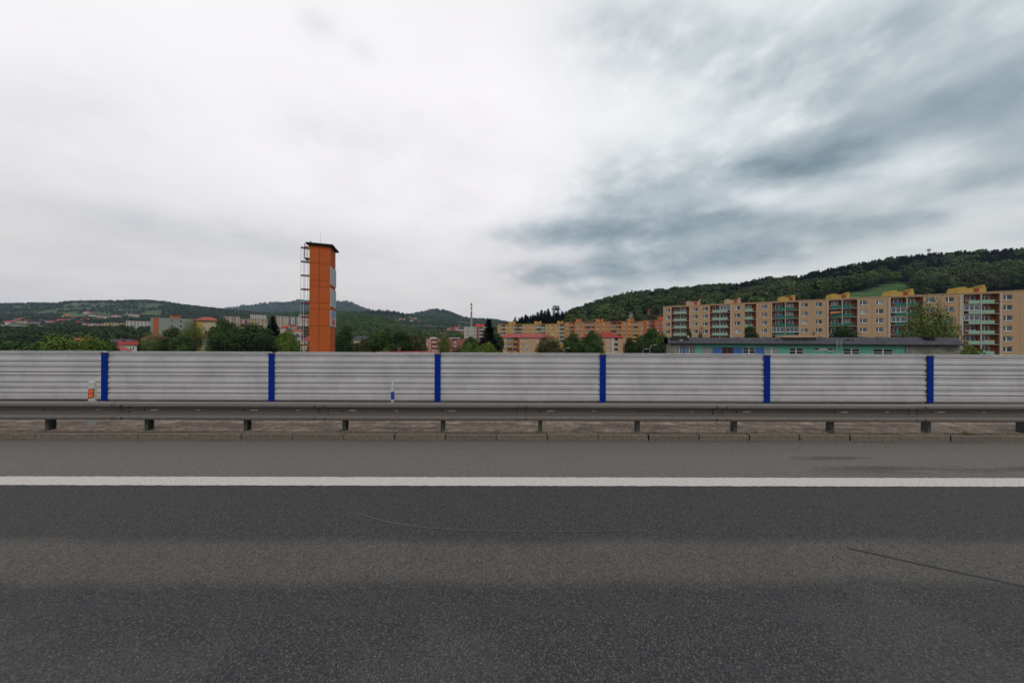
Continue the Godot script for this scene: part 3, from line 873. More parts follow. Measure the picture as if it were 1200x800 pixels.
func build_ground() -> void:
	# flat valley with the road's embankment
	var zs := [-6000, -2500, -1200, -600, -300, -150, -80, -40, -24, -20, -16, -12, -9.5, -7.7, 9.0, 11, 16, 22, 40, 150, 600, 2500]
	var v := MB.new()
	for i in zs.size() - 1:
		var y0 := lerpf(-0.35, GROUND_Y, smoothstep(8.5, 23.0, absf(zs[i] + 0.0))) if absf(zs[i]) < 24 else GROUND_Y
		var y1 := lerpf(-0.35, GROUND_Y, smoothstep(8.5, 23.0, absf(zs[i + 1] + 0.0))) if absf(zs[i + 1]) < 24 else GROUND_Y
		if absf(zs[i]) < 9.6: y0 = -0.95
		if absf(zs[i + 1]) < 9.6: y1 = -0.95
		for xs in [[-6000, -400], [-400, 400], [400, 6000]]:
			v.quad(Vector3(xs[0], y1, zs[i + 1]), Vector3(xs[1], y1, zs[i + 1]), Vector3(xs[1], y0, zs[i]), Vector3(xs[0], y0, zs[i]))
	tag(top("ground", v.mesh(), M.ground), "green valley floor below the road", "", "", "structure")
	var K := func(d): return [[0, d]]
	var fn := FastNoiseLite.new()
	fn.seed = 5
	fn.frequency = 0.006
	fn.fractal_octaves = 4
	var field := func(dark: Color, pale: Color, _px, _t, p: Vector3):
		var n := fn.get_noise_2d(p.x, p.z * 2.2)
		return dark.lerp(pale, smoothstep(-0.05, 0.2, n))
	var grass_d := Color(0.045, 0.075, 0.03)
	var grass_p := Color(0.085, 0.14, 0.045)
	var forest_floor := func(_px, _t, _p): return Color(0.03, 0.05, 0.022)
	hills.far = hill("hill_far", "hazy blue-green wooded ridge beyond the town", -60, 800, 130, [
		[K.call(2000), K.call(401)], [K.call(2700), K.call(388)],
		[K.call(3400), [[-100, 374], [230, 367], [275, 360], [310, 356.5], [340, 353.5], [365, 351.5], [395, 352.3], [410, 355.4], [425, 361.4], [445, 366], [480, 371], [600, 381], [760, 386]]],
		[K.call(4400), K.call(398)]], 8, 30.0, forest_floor)
	hills.cone = hill("hill_cone", "rounded wooded hill behind the striped chimney", 380, 800, 100, [
		[K.call(1500), K.call(402)], [K.call(2000), K.call(386)],
		[K.call(2600), [[380, 386], [430, 378], [470, 371.5], [490, 367.8], [500, 364.3], [510, 363.2], [522, 364.2], [532, 367.7], [542, 371.6], [555, 374.6], [575, 374.6], [590, 377.6], [640, 381], [760, 388]]],
		[K.call(3300), K.call(398)]], 8, 16.0, forest_floor)
	hills.mid = hill("hill_middle", "long middle ridge with dark forest and scattered houses", 260, 760, 110, [
		[K.call(700), K.call(403)], [K.call(1000), K.call(391)], [K.call(1400), [[260, 378], [440, 376], [500, 379], [600, 386], [760, 392]]],
		[K.call(1800), [[260, 369], [380, 366], [425, 366], [432, 365], [447, 364.5], [456, 366], [465, 366.5], [475, 369], [490, 371], [520, 374], [560, 378.5], [600, 382], [760, 390]]],
		[K.call(2300), K.call(394)]], 6, 8.0, func(px, t, p): return field.call(grass_d, grass_p * 0.8, px, t, p))
	hills.spur = hill("hill_spur", "green wooded spur beside the brick tower", 200, 620, 90, [
		[K.call(260), K.call(412)], [K.call(420), K.call(400)], [K.call(600), [[200, 392], [330, 384], [400, 381], [450, 385], [480, 392], [620, 399]]],
		[K.call(850), [[200, 382], [330, 372], [380, 369], [400, 370], [415, 370.5], [430, 372.5], [445, 375], [460, 378], [475, 385], [482, 390], [520, 394], [620, 398]]],
		[K.call(1100), K.call(402)]], 6, 4.0, forest_floor)
	hills.west = hill("hill_west", "broad green hill of fields and hedges above the housing estate", -700, 420, 170, [
		[K.call(130), K.call(428)], [K.call(250), [[-700, 399], [200, 400], [330, 408], [420, 415]]], [K.call(520), [[-700, 384], [100, 388], [260, 390], [330, 396], [420, 402]]],
		[K.call(900), [[-700, 372], [100, 374], [260, 377], [330, 383], [420, 395]]],
		[K.call(1500), [[-700, 358], [0, 357], [20, 356.5], [40, 356], [60, 356.5], [75, 354.5], [90, 353.5], [140, 353.5], [160, 352.5], [180, 353], [200, 355.5], [215, 358], [240, 361], [262, 363.5], [280, 365], [320, 369], [360, 374], [420, 386]]],
		[K.call(2000), K.call(372)]], 7, 6.0, func(px, t, p): return field.call(grass_d, grass_p, px, t, p))
	var ridge := [[555, 409], [585, 396], [600, 389], [625, 382], [650, 380], [668, 376], [680, 370], [700, 361], [740, 351], [760, 350], [815, 345], [848, 343], [868, 343], [879, 339], [892, 337], [943, 335], [954, 330], [980, 326], [1008, 321], [1041, 314], [1073, 310], [1123, 306.5], [1161, 305], [1200, 303], [1400, 298], [1700, 296]]
	hills.east = hill("hill_east", "steep wooded hill with a bright meadow behind the apartment blocks", 555, 1700, 200, [
		[[[600, 250], [780, 240], [830, 150]], K.call(424)], [[[600, 262], [780, 250], [830, 190]], [[555, 416], [600, 409], [700, 402], [780, 396], [850, 392], [1000, 376], [1200, 366], [1700, 366]]],
		[[[600, 278], [780, 265], [830, 235]], [[555, 414], [600, 401], [700, 391], [780, 381], [900, 365], [1000, 351], [1100, 348], [1200, 341], [1700, 338]]],
		[K.call(330), [[555, 412], [600, 388], [650, 383], [700, 374], [760, 367], [850, 358], [950, 346], [1005, 338], [1070, 335], [1200, 322], [1700, 318]]],
		[[[600, 420], [680, 600], [800, 560], [1000, 460], [1200, 430], [1700, 430]], ridge],
		[[[600, 560], [680, 760], [800, 720], [1000, 640], [1200, 600], [1700, 600]], [[555, 408], [620, 392], [700, 372], [800, 360]]]], 7, 3.0,
		func(px, t, p): return Color(0.055, 0.135, 0.025) if meadow(px, t) > 0.0 else Color(0.03, 0.05, 0.022).lerp(Color(0.06, 0.1, 0.03), smoothstep(0.0, 0.25, fn.get_noise_2d(p.x * 2, p.z * 2))))

# the open meadow on the east hill: above 0 inside
func meadow(px: float, t: float) -> float:
	var lo := 0.3
	var hi := 0.65 - 0.22 * clampf((1040.0 - px) / 80.0, 0, 1) + 0.02 * sin(px * 0.11)
	return minf(minf(px - 950.0, 1080.0 - px) / 20.0, minf(t - lo, hi - t) * 20.0)

func build_woods() -> void:
	rng.seed = 1234
	var fn := FastNoiseLite.new()
	fn.seed = 55
	fn.frequency = 0.012
	fn.fractal_octaves = 3
	var spring := [Color(0.05, 0.085, 0.022), Color(0.075, 0.115, 0.026), Color(0.035, 0.065, 0.02), Color(0.06, 0.085, 0.03), Color(0.07, 0.075, 0.03)]
	var fir := [Color(0.016, 0.03, 0.018), Color(0.022, 0.038, 0.02), Color(0.014, 0.024, 0.016)]
	# east hill
	var leafy := [[], [], [], []]
	var firs := [[], []]
	var near := []
	for i in 17000:
		var px := rng.randf_range(590, 1500)
		var t := pow(rng.randf(), 0.8) * 0.62 + 0.24
		if t < 0.6 and rng.randf() < 0.3: continue
		if meadow(px, t) > -0.05: continue
		var p0: Vector3 = hills.east.point(px, t)
		if px > 930 and t < 0.42: continue
		if px < 790 and built_up(p0): continue
		if t < 0.4 and px < 700 and rng.randf() < 0.7: continue
		var p: Vector3 = hills.east.point(px, t)
		var n := fn.get_noise_2d(p.x, p.z)
		var ever := false
		if px > 930: ever = t > (0.675 if px < 1135 else 0.6) + 0.035 * sin(px * 0.03) - 0.05 * n and rng.randf() < 0.95
		elif px > 820: ever = absf(px - 862 - (t - 0.7) * 100.0) < 26 + 30 * n and t > 0.55
		else: ever = t > 0.755 and px < 770
		if n > 0.42 and t > 0.5: ever = true
		if rng.randf() < 0.05: ever = not ever
		if ever and px < 668 and rng.randf() < 0.55: continue
		if ever:
			firs[rng.randi() % 2].append([p, rng.randf_range(12, 18.5), rng.randf_range(0.65, 0.95), fir[rng.randi() % 3] * rng.randf_range(0.9, 1.4)])
		elif rng.randf() < 0.62 and not (px < 668 and t > 0.45 and rng.randf() < 0.6):
			var c: Color = spring[clampi(int((n + 0.45) * 3.6 + rng.randf() * 1.6), 0, 4)]
			leafy[rng.randi() % 4].append([p, rng.randf_range(10, 18) * (0.5 if px < 668 else 1.0), rng.randf_range(0.9, 1.35), c * rng.randf_range(0.65, 1.2)])
	for k in 4: wood("hillside_wood", "mixed green deciduous wood covering the steep hill behind the apartment blocks", "wood_%d" % k, leafy[k])
	for k in 2: wood("hillside_fir_wood", "dark fir wood along the crest of the steep hill", "wood_fir_%d" % k, firs[k])
	# west hill: hedges and copses
	leafy = [[], [], [], []]
	firs = [[], []]
	fn.frequency = 0.007
	for i in 26000:
		var px := rng.randf_range(-500, 420)
		var t := rng.randf_range(0.42, 0.84)
		var p: Vector3 = hills.west.point(px, t)
		var n := fn.get_noise_2d(p.x * 0.55, p.z * 1.7)
		var keep := n > 0.06 or t > 0.785
		if t < 0.57: keep = n > 0.1
		if px > 190 and t > 0.5: keep = true
		if not keep: continue
		if px > -20 and px < 170 and built_up(p): continue
		if rng.randf() < 0.12:
			firs[rng.randi() % 2].append([p, rng.randf_range(8, 13), 1.2, fir[rng.randi() % 3] * 1.2])
		else:
			leafy[rng.randi() % 4].append([p, rng.randf_range(5, 10), rng.randf_range(0.9, 1.5), spring[[0, 2, 2, 3, 4][rng.randi() % 5]] * rng.randf_range(0.6, 1.05)])
	for k in 4: wood("hedge_wood", "hedges and copses striping the broad green hill", "wood_%d" % k, leafy[k])
	for k in 2: wood("copse_fir_wood", "dark firs among the hedges of the broad green hill", "wood_fir_%d" % k, firs[k])
	# spur, middle ridge, far ridges
	for spec in [["spur", 5200, 0.2, 0.86, 230, 560, 8, 13, 1.2, 0.0, "green deciduous wood on the low spur beside the brick tower"], ["mid", 9000, 0.3, 0.8, 280, 740, 8, 14, 0.9, 0.02, "patchy wood on the middle ridge behind the tower blocks"], ["cone", 13000, 0.22, 0.8, 385, 760, 12, 18, 0.95, -1.0, "even wood covering the rounded hill behind the chimney"], ["far", 17000, 0.25, 0.8, -20, 760, 14, 22, 0.9, -1.0, "distant wood covering the hazy ridge"]]:
		leafy = [[], [], [], []]
		firs = [[], []]
		for i in spec[1]:
			var px := rng.randf_range(spec[4], spec[5])
			var t := rng.randf_range(spec[2], spec[3])
			var p: Vector3 = hills[spec[0]].point(px, t)
			var n := fn.get_noise_2d(p.x * 0.6, p.z * 1.2)
			if spec[0] == "mid" and built_up(p): continue
			var ever := false
			if spec[0] == "mid":
				ever = t > 0.62 and px > 405 and px < 475
				if not ever and n < spec[9] and t < 0.7: continue
			if spec[0] == "far" or spec[0] == "cone": ever = n > 0.12
			if ever: firs[rng.randi() % 2].append([p, rng.randf_range(spec[6], spec[7]) * 1.1, 1.2, fir[rng.randi() % 3] * 1.2])
			else: leafy[rng.randi() % 4].append([p, rng.randf_range(spec[6], spec[7]), 1.15, spring[rng.randi() % 4] * rng.randf_range(spec[8] - 0.15, spec[8] + 0.2)])
		for k in 4: wood("distant_wood", spec[10], "wood_%d" % k, leafy[k])
		for k in 2: wood("distant_fir_wood", spec[10] + ", its dark firs", "wood_fir_%d" % k, firs[k])
	# the valley wood before the left housing estate and scattered town trees
	leafy = [[], [], [], []]
	for i in 2600:
		var px := rng.randf_range(-420, 330)
		var t := rng.randf_range(0.06, 0.36)
		var p: Vector3 = hills.west.point(px, t)
		if px > 130 and rng.randf() < 0.55: continue
		if px < 20 and t > 0.33: continue
		leafy[rng.randi() % 4].append([p, rng.randf_range(7, 11.5), rng.randf_range(0.9, 1.25), spring[[0, 2, 2, 3, 1][rng.randi() % 5]] * rng.randf_range(0.5, 1.0)])
	for k in 4: wood("valley_wood", "dark green valley wood below the housing estate on the hill", "wood_%d" % k, leafy[k])
	leafy = [[], [], [], []]
	for i in 1500:
		var d := rng.randf_range(110, 620)
		var px := rng.randf_range(255, 780)
		var p := survey(px, 400, d)
		p.y = GROUND_Y - 0.2
		if (px > 340 and px < 480 and d > 250) or (px > 575 and d < 240): continue
		var hgt := rng.randf_range(6, 10.5)
		if px > 488 and d < 200 and px < 575: continue
		leafy[rng.randi() % 4].append([p, hgt + d * 0.006, rng.randf_range(0.9, 1.2), spring[rng.randi() % 5] * rng.randf_range(0.55, 1.0)])
	for k in 4: wood("town_greenery", "loose greenery between the houses of the town", "wood_%d" % k, leafy[k])

# ---------------------------------------------------------------- buildings
func pane_mat() -> Material:
	var r := rng.randf()
	return M.glass_dark if r < 0.58 else (M.glass_blue if r < 0.84 else (M.glass_pale if r < 0.94 else M.glass_warm))

func frame_mesh(w: float, h: float, bar: float, cuts: Array, rows := 1) -> Mesh:
	var key := "fr%.2f,%.2f,%.2f,%s,%d" % [w, h, bar, cuts, rows]
	if not cache.has(key):
		var b := MB.new()
		b.box(Vector3(0, 0, -0.06), Vector3(bar, h, 0)); b.box(Vector3(w - bar, 0, -0.06), Vector3(w, h, 0))
		b.box(Vector3(bar, 0, -0.06), Vector3(w - bar, bar, 0)); b.box(Vector3(bar, h - bar, -0.06), Vector3(w - bar, h, 0))
		for c in cuts:
			b.box(Vector3(c * w - bar * 0.75, bar, -0.06), Vector3(c * w + bar * 0.75, h - bar, 0))
		for k in range(1, rows):
			b.box(Vector3(bar, h * k / rows - bar * 0.35, -0.058), Vector3(w - bar, h * k / rows + bar * 0.35, -0.004))
		b.box(Vector3(-0.06, -0.07, -0.02), Vector3(w + 0.06, 0.0, 0.2))          # sill
		cache[key] = b.mesh()
	return cache[key]

func add_window(parent: Node, at: Vector3, w: float, h: float, fm: Material, cuts := [0.36], bar := 0.09, rows := 1, pm = null) -> void:
	var f := part("window", frame_mesh(w, h, bar, cuts, rows), fm, parent, at)
	var edges := [0.0] + cuts + [1.0]
	var same := pane_mat()
	for k in edges.size() - 1:
		var m: Material = pm if pm != null else (same if rng.randf() < 0.6 else pane_mat())
		part("pane", boxmesh(Vector3(0, 0, -0.05), Vector3((edges[k + 1] - edges[k]) * w - 0.002, h - 0.004, -0.03)), m, f, Vector3(edges[k] * w + 0.001, 0.002, 0))

# a wall with openings in the local xy plane, facing +z: rects are [u0, u1, v0, v1, depth]
func wall_holes(b: MB, u0: float, u1: float, v0: float, v1: float, rects: Array) -> void:
	var us := [u0, u1]
	var vs := [v0, v1]
	for r in rects:
		for q in [r[0], r[1]]:
			if not us.has(q): us.append(q)
		for q in [r[2], r[3]]:
			if not vs.has(q): vs.append(q)
	us.sort(); vs.sort()
	for i in us.size() - 1:
		for j in vs.size() - 1:
			var cu: float = (us[i] + us[i + 1]) / 2
			var cv: float = (vs[j] + vs[j + 1]) / 2
			var open := false
			for r in rects:
				if cu > r[0] and cu < r[1] and cv > r[2] and cv < r[3]: open = true; break
			if not open:
				b.quad(Vector3(us[i], vs[j], 0), Vector3(us[i + 1], vs[j], 0), Vector3(us[i + 1], vs[j + 1], 0), Vector3(us[i], vs[j + 1], 0))
	for r in rects:
		var d: float = -r[4]
		b.quad(Vector3(r[0], r[2], 0), Vector3(r[0], r[2], d), Vector3(r[0], r[3], d), Vector3(r[0], r[3], 0))
		b.quad(Vector3(r[1], r[2], d), Vector3(r[1], r[2], 0), Vector3(r[1], r[3], 0), Vector3(r[1], r[3], d))
		b.quad(Vector3(r[0], r[3], d), Vector3(r[1], r[3], d), Vector3(r[1], r[3], 0), Vector3(r[0], r[3], 0))
		b.quad(Vector3(r[0], r[2], 0), Vector3(r[1], r[2], 0), Vector3(r[1], r[2], d), Vector3(r[0], r[2], d))

# loggia: recess with rust coloured walls, its balcony front and window
func add_loggia(parent: Node, u0: float, u1: float, v: float, h: float, from: float, to: float, wall: Material, front: Material, slab_m: Material, fm: Material, depth := 1.2) -> void:
	var b := MB.new()
	var w := u1 - u0
	var d := -depth
	b.quad(Vector3(0, 0, d), Vector3(w, 0, d), Vector3(w, h, d), Vector3(0, h, d))
	b.quad(Vector3(0.004, 0, -0.06), Vector3(0.004, 0, d), Vector3(0.004, h, d), Vector3(0.004, h, -0.06))
	b.quad(Vector3(w - 0.004, 0, d), Vector3(w - 0.004, 0, -0.06), Vector3(w - 0.004, h, -0.06), Vector3(w - 0.004, h, d))
	var lg := part("loggia", b.mesh(), wall, parent, Vector3(u0, v, 0))
	part("floor_slab", boxmesh(Vector3(0.003, -0.08, d + 0.003), Vector3(w - 0.003, 0.1, 0.02)), slab_m, lg)
	part("balcony_panel", boxmesh(Vector3(from * w, 0.12, 0.02), Vector3(to * w, 1.02, 0.07)), front, lg)
	# bare railing where the panel stops
	var rl := MB.new()
	for e in [[0.0, from], [to, 1.0]]:
		if e[1] - e[0] < 0.04: continue
		rl.box(Vector3(e[0] * w + 0.01, 0.98, 0.03), Vector3(e[1] * w - 0.003, 1.03, 0.06))
		var k: float = e[0] * w + 0.06
		while k < e[1] * w:
			rl.box(Vector3(k, 0.12, 0.035), Vector3(k + 0.025, 0.98, 0.055))
			k += 0.16
	if rl.v.size(): part("railing", rl.mesh(), M.brown_frame, lg)
	var ww := w * 0.56
	var wu := w * (0.1 if from < 0.1 else 0.34)
	part("window", frame_mesh(ww, 1.55, 0.09, [0.5], 1), fm, lg, Vector3(wu, 0.85, d + 0.07))
	part("door_pane", boxmesh(Vector3(0, 0, -0.02), Vector3(ww * 0.9, 1.5, 0.0)), pane_mat(), lg, Vector3(wu + ww * 0.05, 0.87, d + 0.03))
	if rng.randf() < 0.14:          # washing or a clutter box on the balcony
		part("laundry", boxmesh(Vector3(w * 0.15, 1.05, -0.1), Vector3(w * 0.75, 1.22, -0.06)), [M.balcony_white, M.pink, M.blue_panel, M.cream][rng.randi() % 4], lg)
	if rng.randf() < 0.16:          # glazed-in
		var gz := part("glazing_frame", frame_mesh(w * 0.9, h - 1.25, 0.06, [0.33, 0.66], 1), M.white_frame, lg, Vector3(w * 0.05, 1.06, 0.0))
		part("pane", boxmesh(Vector3(0.02, 0.02, -0.05), Vector3(w * 0.88, h - 1.28, -0.03)), M.glass_blue, gz)

# cols: [kind, u0, u1, ...]; floors counted from the top
func block(t: Node3D, W: float, D: float, top_y: float, low_y: float, first_floor_y: float, floors: int, fh: float, cols: Array, o: Dictionary) -> void:
	var rects := []
	for k in floors:
		var y := first_floor_y - k * fh             # floor level
		for c in cols:
			if c[0] == "w": rects.append([c[1], c[2], y + o.get("sill", 0.95), y + o.get("sill", 0.95) + o.get("wh", 1.45), 0.2])
			if c[0] == "l": rects.append([c[1], c[2], y + 0.06, y + fh - 0.06, 0.06])
	var b := MB.new()
	wall_holes(b, 0, W, low_y, top_y, rects)
	b.quad(Vector3(W, low_y, 0), Vector3(W, low_y, -D), Vector3(W, top_y, -D), Vector3(W, top_y, 0))
	b.quad(Vector3(0, low_y, -D), Vector3(0, low_y, 0), Vector3(0, top_y, 0), Vector3(0, top_y, -D))
	b.quad(Vector3(W, low_y, -D), Vector3(0, low_y, -D), Vector3(0, top_y, -D), Vector3(W, top_y, -D))
	part("wall", b.mesh(), o.wall, t)
	part("roof", boxmesh(Vector3(-0.08, top_y, -D - 0.08), Vector3(W + 0.08, top_y + 0.22, 0.1)), o.get("roof", M.pilaster), t)
	for k in floors:
		var y := first_floor_y - k * fh
		for c in cols:
			if c[0] == "w":
				add_window(t, Vector3(c[1], y + o.get("sill", 0.95), -0.12), c[2] - c[1], o.get("wh", 1.45), o.get("frame", M.white_frame), o.get("cuts", [0.36]), o.get("bar", 0.09))
			elif c[0] == "l":
				add_loggia(t, c[1], c[2], y + 0.06, fh - 0.12, c[3], c[4], o.get("loggia", M.loggia_wall), c[5], o.get("slab", M.slab), o.get("frame", M.white_frame))

func roof_cabin(t: Node3D, u0: float, u1: float, y: float, z: float, h: float, wall: Material, red: bool) -> void:
	var b := MB.new()
	var w := u1 - u0
	b.box(Vector3(0, 0, -4.0), Vector3(w, h, 0))
	b.box(Vector3(0.0, h, -3.6), Vector3(w * 0.3, h + 0.35, -0.05))
	b.box(Vector3(w - 0.5, h, -3.0), Vector3(w, h + 0.7, -0.3))
	var c := part("roof_cabin", b.mesh(), wall, t, Vector3(u0, y, z))
	if red: part("door", boxmesh(Vector3(w * 0.55, 0.1, 0.0), Vector3(w * 0.55 + 0.95, minf(h - 0.15, 1.1), 0.04)), M.red_paint, c)
	part("coping", boxmesh(Vector3(w * 0.3, h, -4.05), Vector3(w - 0.5, h + 0.1, 0.06)), M.brown_frame, c)

func build_apartments() -> void:
	rng.seed = 301
	var a := 27.68
	var R := Vector3(cos(deg_to_rad(a)), 0, sin(deg_to_rad(a)))
	var P0 := Vector3(61.43, GROUND_Y, -118.68)
	var rot := -deg_to_rad(a)
	# two joined blocks, the second steps in front of the frame's edge
	var t := thing("apartment_building", "long six storey tan panel apartment building with stacks of mint and teal balconies", "building", P0, rot)
	var mint: Material = M.mint
	var teal: Material = M.teal
	var cols := [["w", 0.95, 2.6], ["l", 3.05, 6.05, 0.25, 1.0, mint], ["l", 6.15, 9.1, 0.0, 0.66, mint], ["w", 10.4, 12.0], ["w", 13.55, 15.25], ["l", 15.85, 18.8, 0.25, 1.0, mint], ["l", 18.95, 22.05, 0.0, 0.75, mint], ["w", 23.4, 25.1],
		["l", 26.35, 29.6, 0.0, 0.7, mint], ["w", 31.15, 32.8], ["l", 34.0, 37.4, 0.3, 1.0, teal], ["l", 37.6, 41.0, 0.0, 0.68, teal], ["w", 41.75, 43.4], ["w", 45.2, 46.85], ["l", 48.3, 51.35, 0.28, 1.0, teal], ["l", 51.6, 54.9, 0.0, 0.7, teal],
		["w", 55.5, 57.15], ["w", 59.0, 60.65], ["l", 62.05, 65.25, 0.28, 1.0, teal], ["l", 65.5, 68.6, 0.0, 0.7, teal], ["w", 69.2, 70.85], ["w", 72.85, 74.5], ["l", 76.1, 79.05, 0.3, 1.0, mint], ["l", 79.3, 82.3, 0.0, 0.72, mint], ["w", 82.95, 84.55], ["w", 86.9, 88.5], ["l", 90.0, 93.0, 0.28, 1.0, mint], ["l", 93.2, 96.2, 0.0, 0.7, mint], ["w", 97.5, 99.1]]
	var ty := 16.1 - GROUND_Y
	block(t, 101.0, 12.0, ty, 0.0, ty - 3.15, 7, 2.84, cols, {"wall": M.tan, "sill": 0.92, "wh": 1.42, "roof": M.peach})
	for p in [[9.1, 9.4], [6.03, 6.17], [18.78, 18.97], [22.05, 22.5], [33.7, 33.98], [37.42, 37.58], [41.02, 41.35], [47.85, 48.28], [51.37, 51.58], [61.55, 62.03], [65.27, 65.48], [75.35, 76.05], [79.07, 79.28], [82.35, 82.7], [54.92, 55.2]]:
		part("pilaster", boxmesh(Vector3(0, 4.0, 0.003), Vector3(p[1] - p[0], ty - 0.35, 0.12)), M.pilaster, t, Vector3(p[0], 0, 0))
	for c in [[8.2, 12.8, M.peach, 1.35], [20.8, 25.2, M.peach, 1.3], [36.6, 40.2, M.yellow_paint, 1.3], [49.2, 53.4, M.yellow_paint, 1.3], [62.2, 67.0, M.yellow_paint, 1.35], [75.4, 80.3, M.yellow_paint, 1.35]]:
		roof_cabin(t, c[0], c[1], ty + 0.22, -0.4, c[3], c[2], true)
	var awn := MB.new()
	awn.quad(Vector3(0, 0, 0.75), Vector3(2.6, 0.25, 0.75), Vector3(2.6, 0.6, 0.0), Vector3(0, 0.5, 0.0))
	awn.quad(Vector3(0, 0.46, 0.0), Vector3(2.6, 0.56, 0.0), Vector3(2.6, 0.21, 0.75), Vector3(0, -0.04, 0.75))
	part("awning", awn.mesh(), M.balcony_orange, t, Vector3(48.6, ty - 3.15 - 2.84 + 1.35, 0.05))
	# joints between the facade panels: shallow grooves stand as thin fillets of mortar
	for u in [30.4, 44.3, 58.1, 71.9, 85.7]:
		part("panel_joint", boxmesh(Vector3(0, 2.0, 0.002), Vector3(0.06, ty - 0.1, 0.012)), M.beige_grey, t, Vector3(u, 0, 0))
	# aerials
	for u in [8.2, 11.5]:
		var ae := MB.new()
		ae.tube([Vector3(0, 0, 0), Vector3(0, 3.6 if u > 9 else 1.8, 0)], 0.05, 0.04, 5)
		ae.box(Vector3(-0.5, 1.6, -0.02), Vector3(0.5, 1.65, 0.02))
		part("aerial", ae.mesh(), M.brown_frame, t, Vector3(u, ty + 0.22, -4))
	# ---- long terrace of blocks further away
	rng.seed = 302
	a = 11.63
	R = Vector3(cos(deg_to_rad(a)), 0, sin(deg_to_rad(a)))
	P0 = Vector3(-9.91, GROUND_Y, -226.05)
	rot = -deg_to_rad(a)
	var yl := [["w", 1.2, 2.8], ["l", 3.3, 6.1, 0.0, 1.0, M.balcony_pale], ["w", 7.4, 9.1], ["w", 10.8, 12.4], ["l", 13.1, 15.9, 0.0, 0.8, M.balcony_pale], ["l", 16.1, 19.2, 0.1, 1.0, M.balcony_pale], ["w", 21.0, 22.6], ["w", 24.2, 25.8], ["w", 27.6, 29.2], ["l", 29.9, 33.0, 0.0, 0.9, M.balcony_pale], ["l", 33.2, 36.4, 0.0, 0.9, M.balcony_pale], ["w", 37.5, 39.1], ["w", 41.1, 42.7], ["w", 44.8, 46.4], ["l", 47.1, 50.0, 0.0, 1.0, M.balcony_pale]]
	var t2 := thing("apartment_building", "yellow ochre apartment block with pale balconies behind the red-roofed tan terrace", "building", P0, rot, "blocks of the distant terrace")
	block(t2, 50.6, 12.0, 14.9 - GROUND_Y, 0.0, 14.9 - GROUND_Y - 3.1, 5, 2.84, yl, {"wall": M.row_yellow, "frame": M.white_frame, "loggia": M.loggia_wall, "bar": 0.1, "cuts": [0.5], "roof": M.row_orange})
	for c in [[8, 13], [28, 33], [45, 49.5]]: roof_cabin(t2, c[0], c[1], 14.9 - GROUND_Y + 0.22, -2.0, 1.7, M.row_yellow, true)
	var org := [["w", 1.0, 2.7], ["l", 3.6, 6.8, 0.0, 1.0, M.balcony_orange], ["w", 8.2, 9.8], ["w", 11.3, 12.9], ["l", 14.2, 17.4, 0.0, 1.0, M.balcony_orange], ["l", 17.6, 20.8, 0.0, 1.0, M.balcony_orange], ["w", 22.4, 24.0], ["w", 26.2, 27.8], ["w", 29.5, 31.1], ["l", 32.2, 35.4, 0.0, 1.0, M.balcony_orange], ["l", 35.6, 39.0, 0.0, 1.0, M.balcony_orange], ["w", 40.5, 42.1], ["w", 44.0, 45.6], ["l", 47.1, 50.2, 0.0, 1.0, M.yellow_paint], ["w", 51.7, 53.3]]
	var t3 := thing("apartment_building", "deep orange apartment block with orange balconies in the middle of the distant terrace", "building", P0 + R * 50.75, rot, "blocks of the distant terrace")
	block(t3, 54.2, 12.5, 16.2 - GROUND_Y, 0.0, 16.2 - GROUND_Y - 3.1, 6, 2.84, org, {"wall": M.row_orange, "frame": M.white_frame, "loggia": M.loggia_wall, "bar": 0.1, "cuts": [0.5], "roof": M.row_red})
	for c in [[8, 12], [22, 27], [44, 48]]: roof_cabin(t3, c[0], c[1], 16.2 - GROUND_Y + 0.22, -2.0, 1.7, M.row_orange, true)
	for k in [[14.0, 21.0], [32.0, 39.2], [47.0, 50.3]]:
		part("roof_edge", boxmesh(Vector3(k[0], 16.2 - GROUND_Y - 0.2, 0.003), Vector3(k[1], 16.2 - GROUND_Y - 0.02, 0.5)), M.row_red, t3)
	var red := [["w", 1.4, 3.0], ["l", 3.6, 6.6, 0.0, 1.0, M.red_paint], ["w", 8.0, 9.6], ["w", 11.0, 12.6]]
	var t4 := thing("apartment_building", "red-orange apartment block ending the distant terrace beside the tan panel building", "building", P0 + R * 105.1, rot, "blocks of the distant terrace")
	block(t4, 15.5, 13.0, 17.0 - GROUND_Y, 0.0, 17.0 - GROUND_Y - 3.1, 6, 2.84, red, {"wall": M.row_red, "frame": M.white_frame, "loggia": M.loggia_wall, "bar": 0.1, "cuts": [0.5], "roof": M.row_red})
	roof_cabin(t4, 10, 14, 17.0 - GROUND_Y + 0.22, -2.0, 2.2, M.row_red, false)
	# ---- red-roofed terrace in front of it
	rng.seed = 303
	var t5 := thing("terrace_house", "tan four storey house with orange-framed balconies under a pinkish hipped roof", "building", Vector3(-6.8, GROUND_Y, -165), 0.0)
	block(t5, 31.0, 11.0, 3.9 - GROUND_Y, 0.0, 3.9 - GROUND_Y - 2.75, 4, 2.84, [["w", 0.9, 2.0], ["w", 3.1, 4.2], ["l", 4.9, 7.9, 0.05, 0.85, M.balcony_orange], ["l", 8.2, 11.0, 0.05, 0.85, M.balcony_orange], ["w", 12.4, 13.6], ["w", 15.6, 16.9], ["w", 21.8, 22.8], ["l", 24.2, 27.0, 0.0, 1.0, M.balcony_orange], ["w", 28.4, 29.6]], {"wall": M.tan, "frame": M.white_frame, "bar": 0.12, "roof": M.roof_deep_red})
	for u in [[11.1, 12.0], [22.9, 24.1], [27.05, 27.6]]:
		part("red_pilaster", boxmesh(Vector3(0, 0, 0.003), Vector3(u[1] - u[0], 3.9 - GROUND_Y - 0.05, 0.15)), M.row_red, t5, Vector3(u[0], 0, 0))
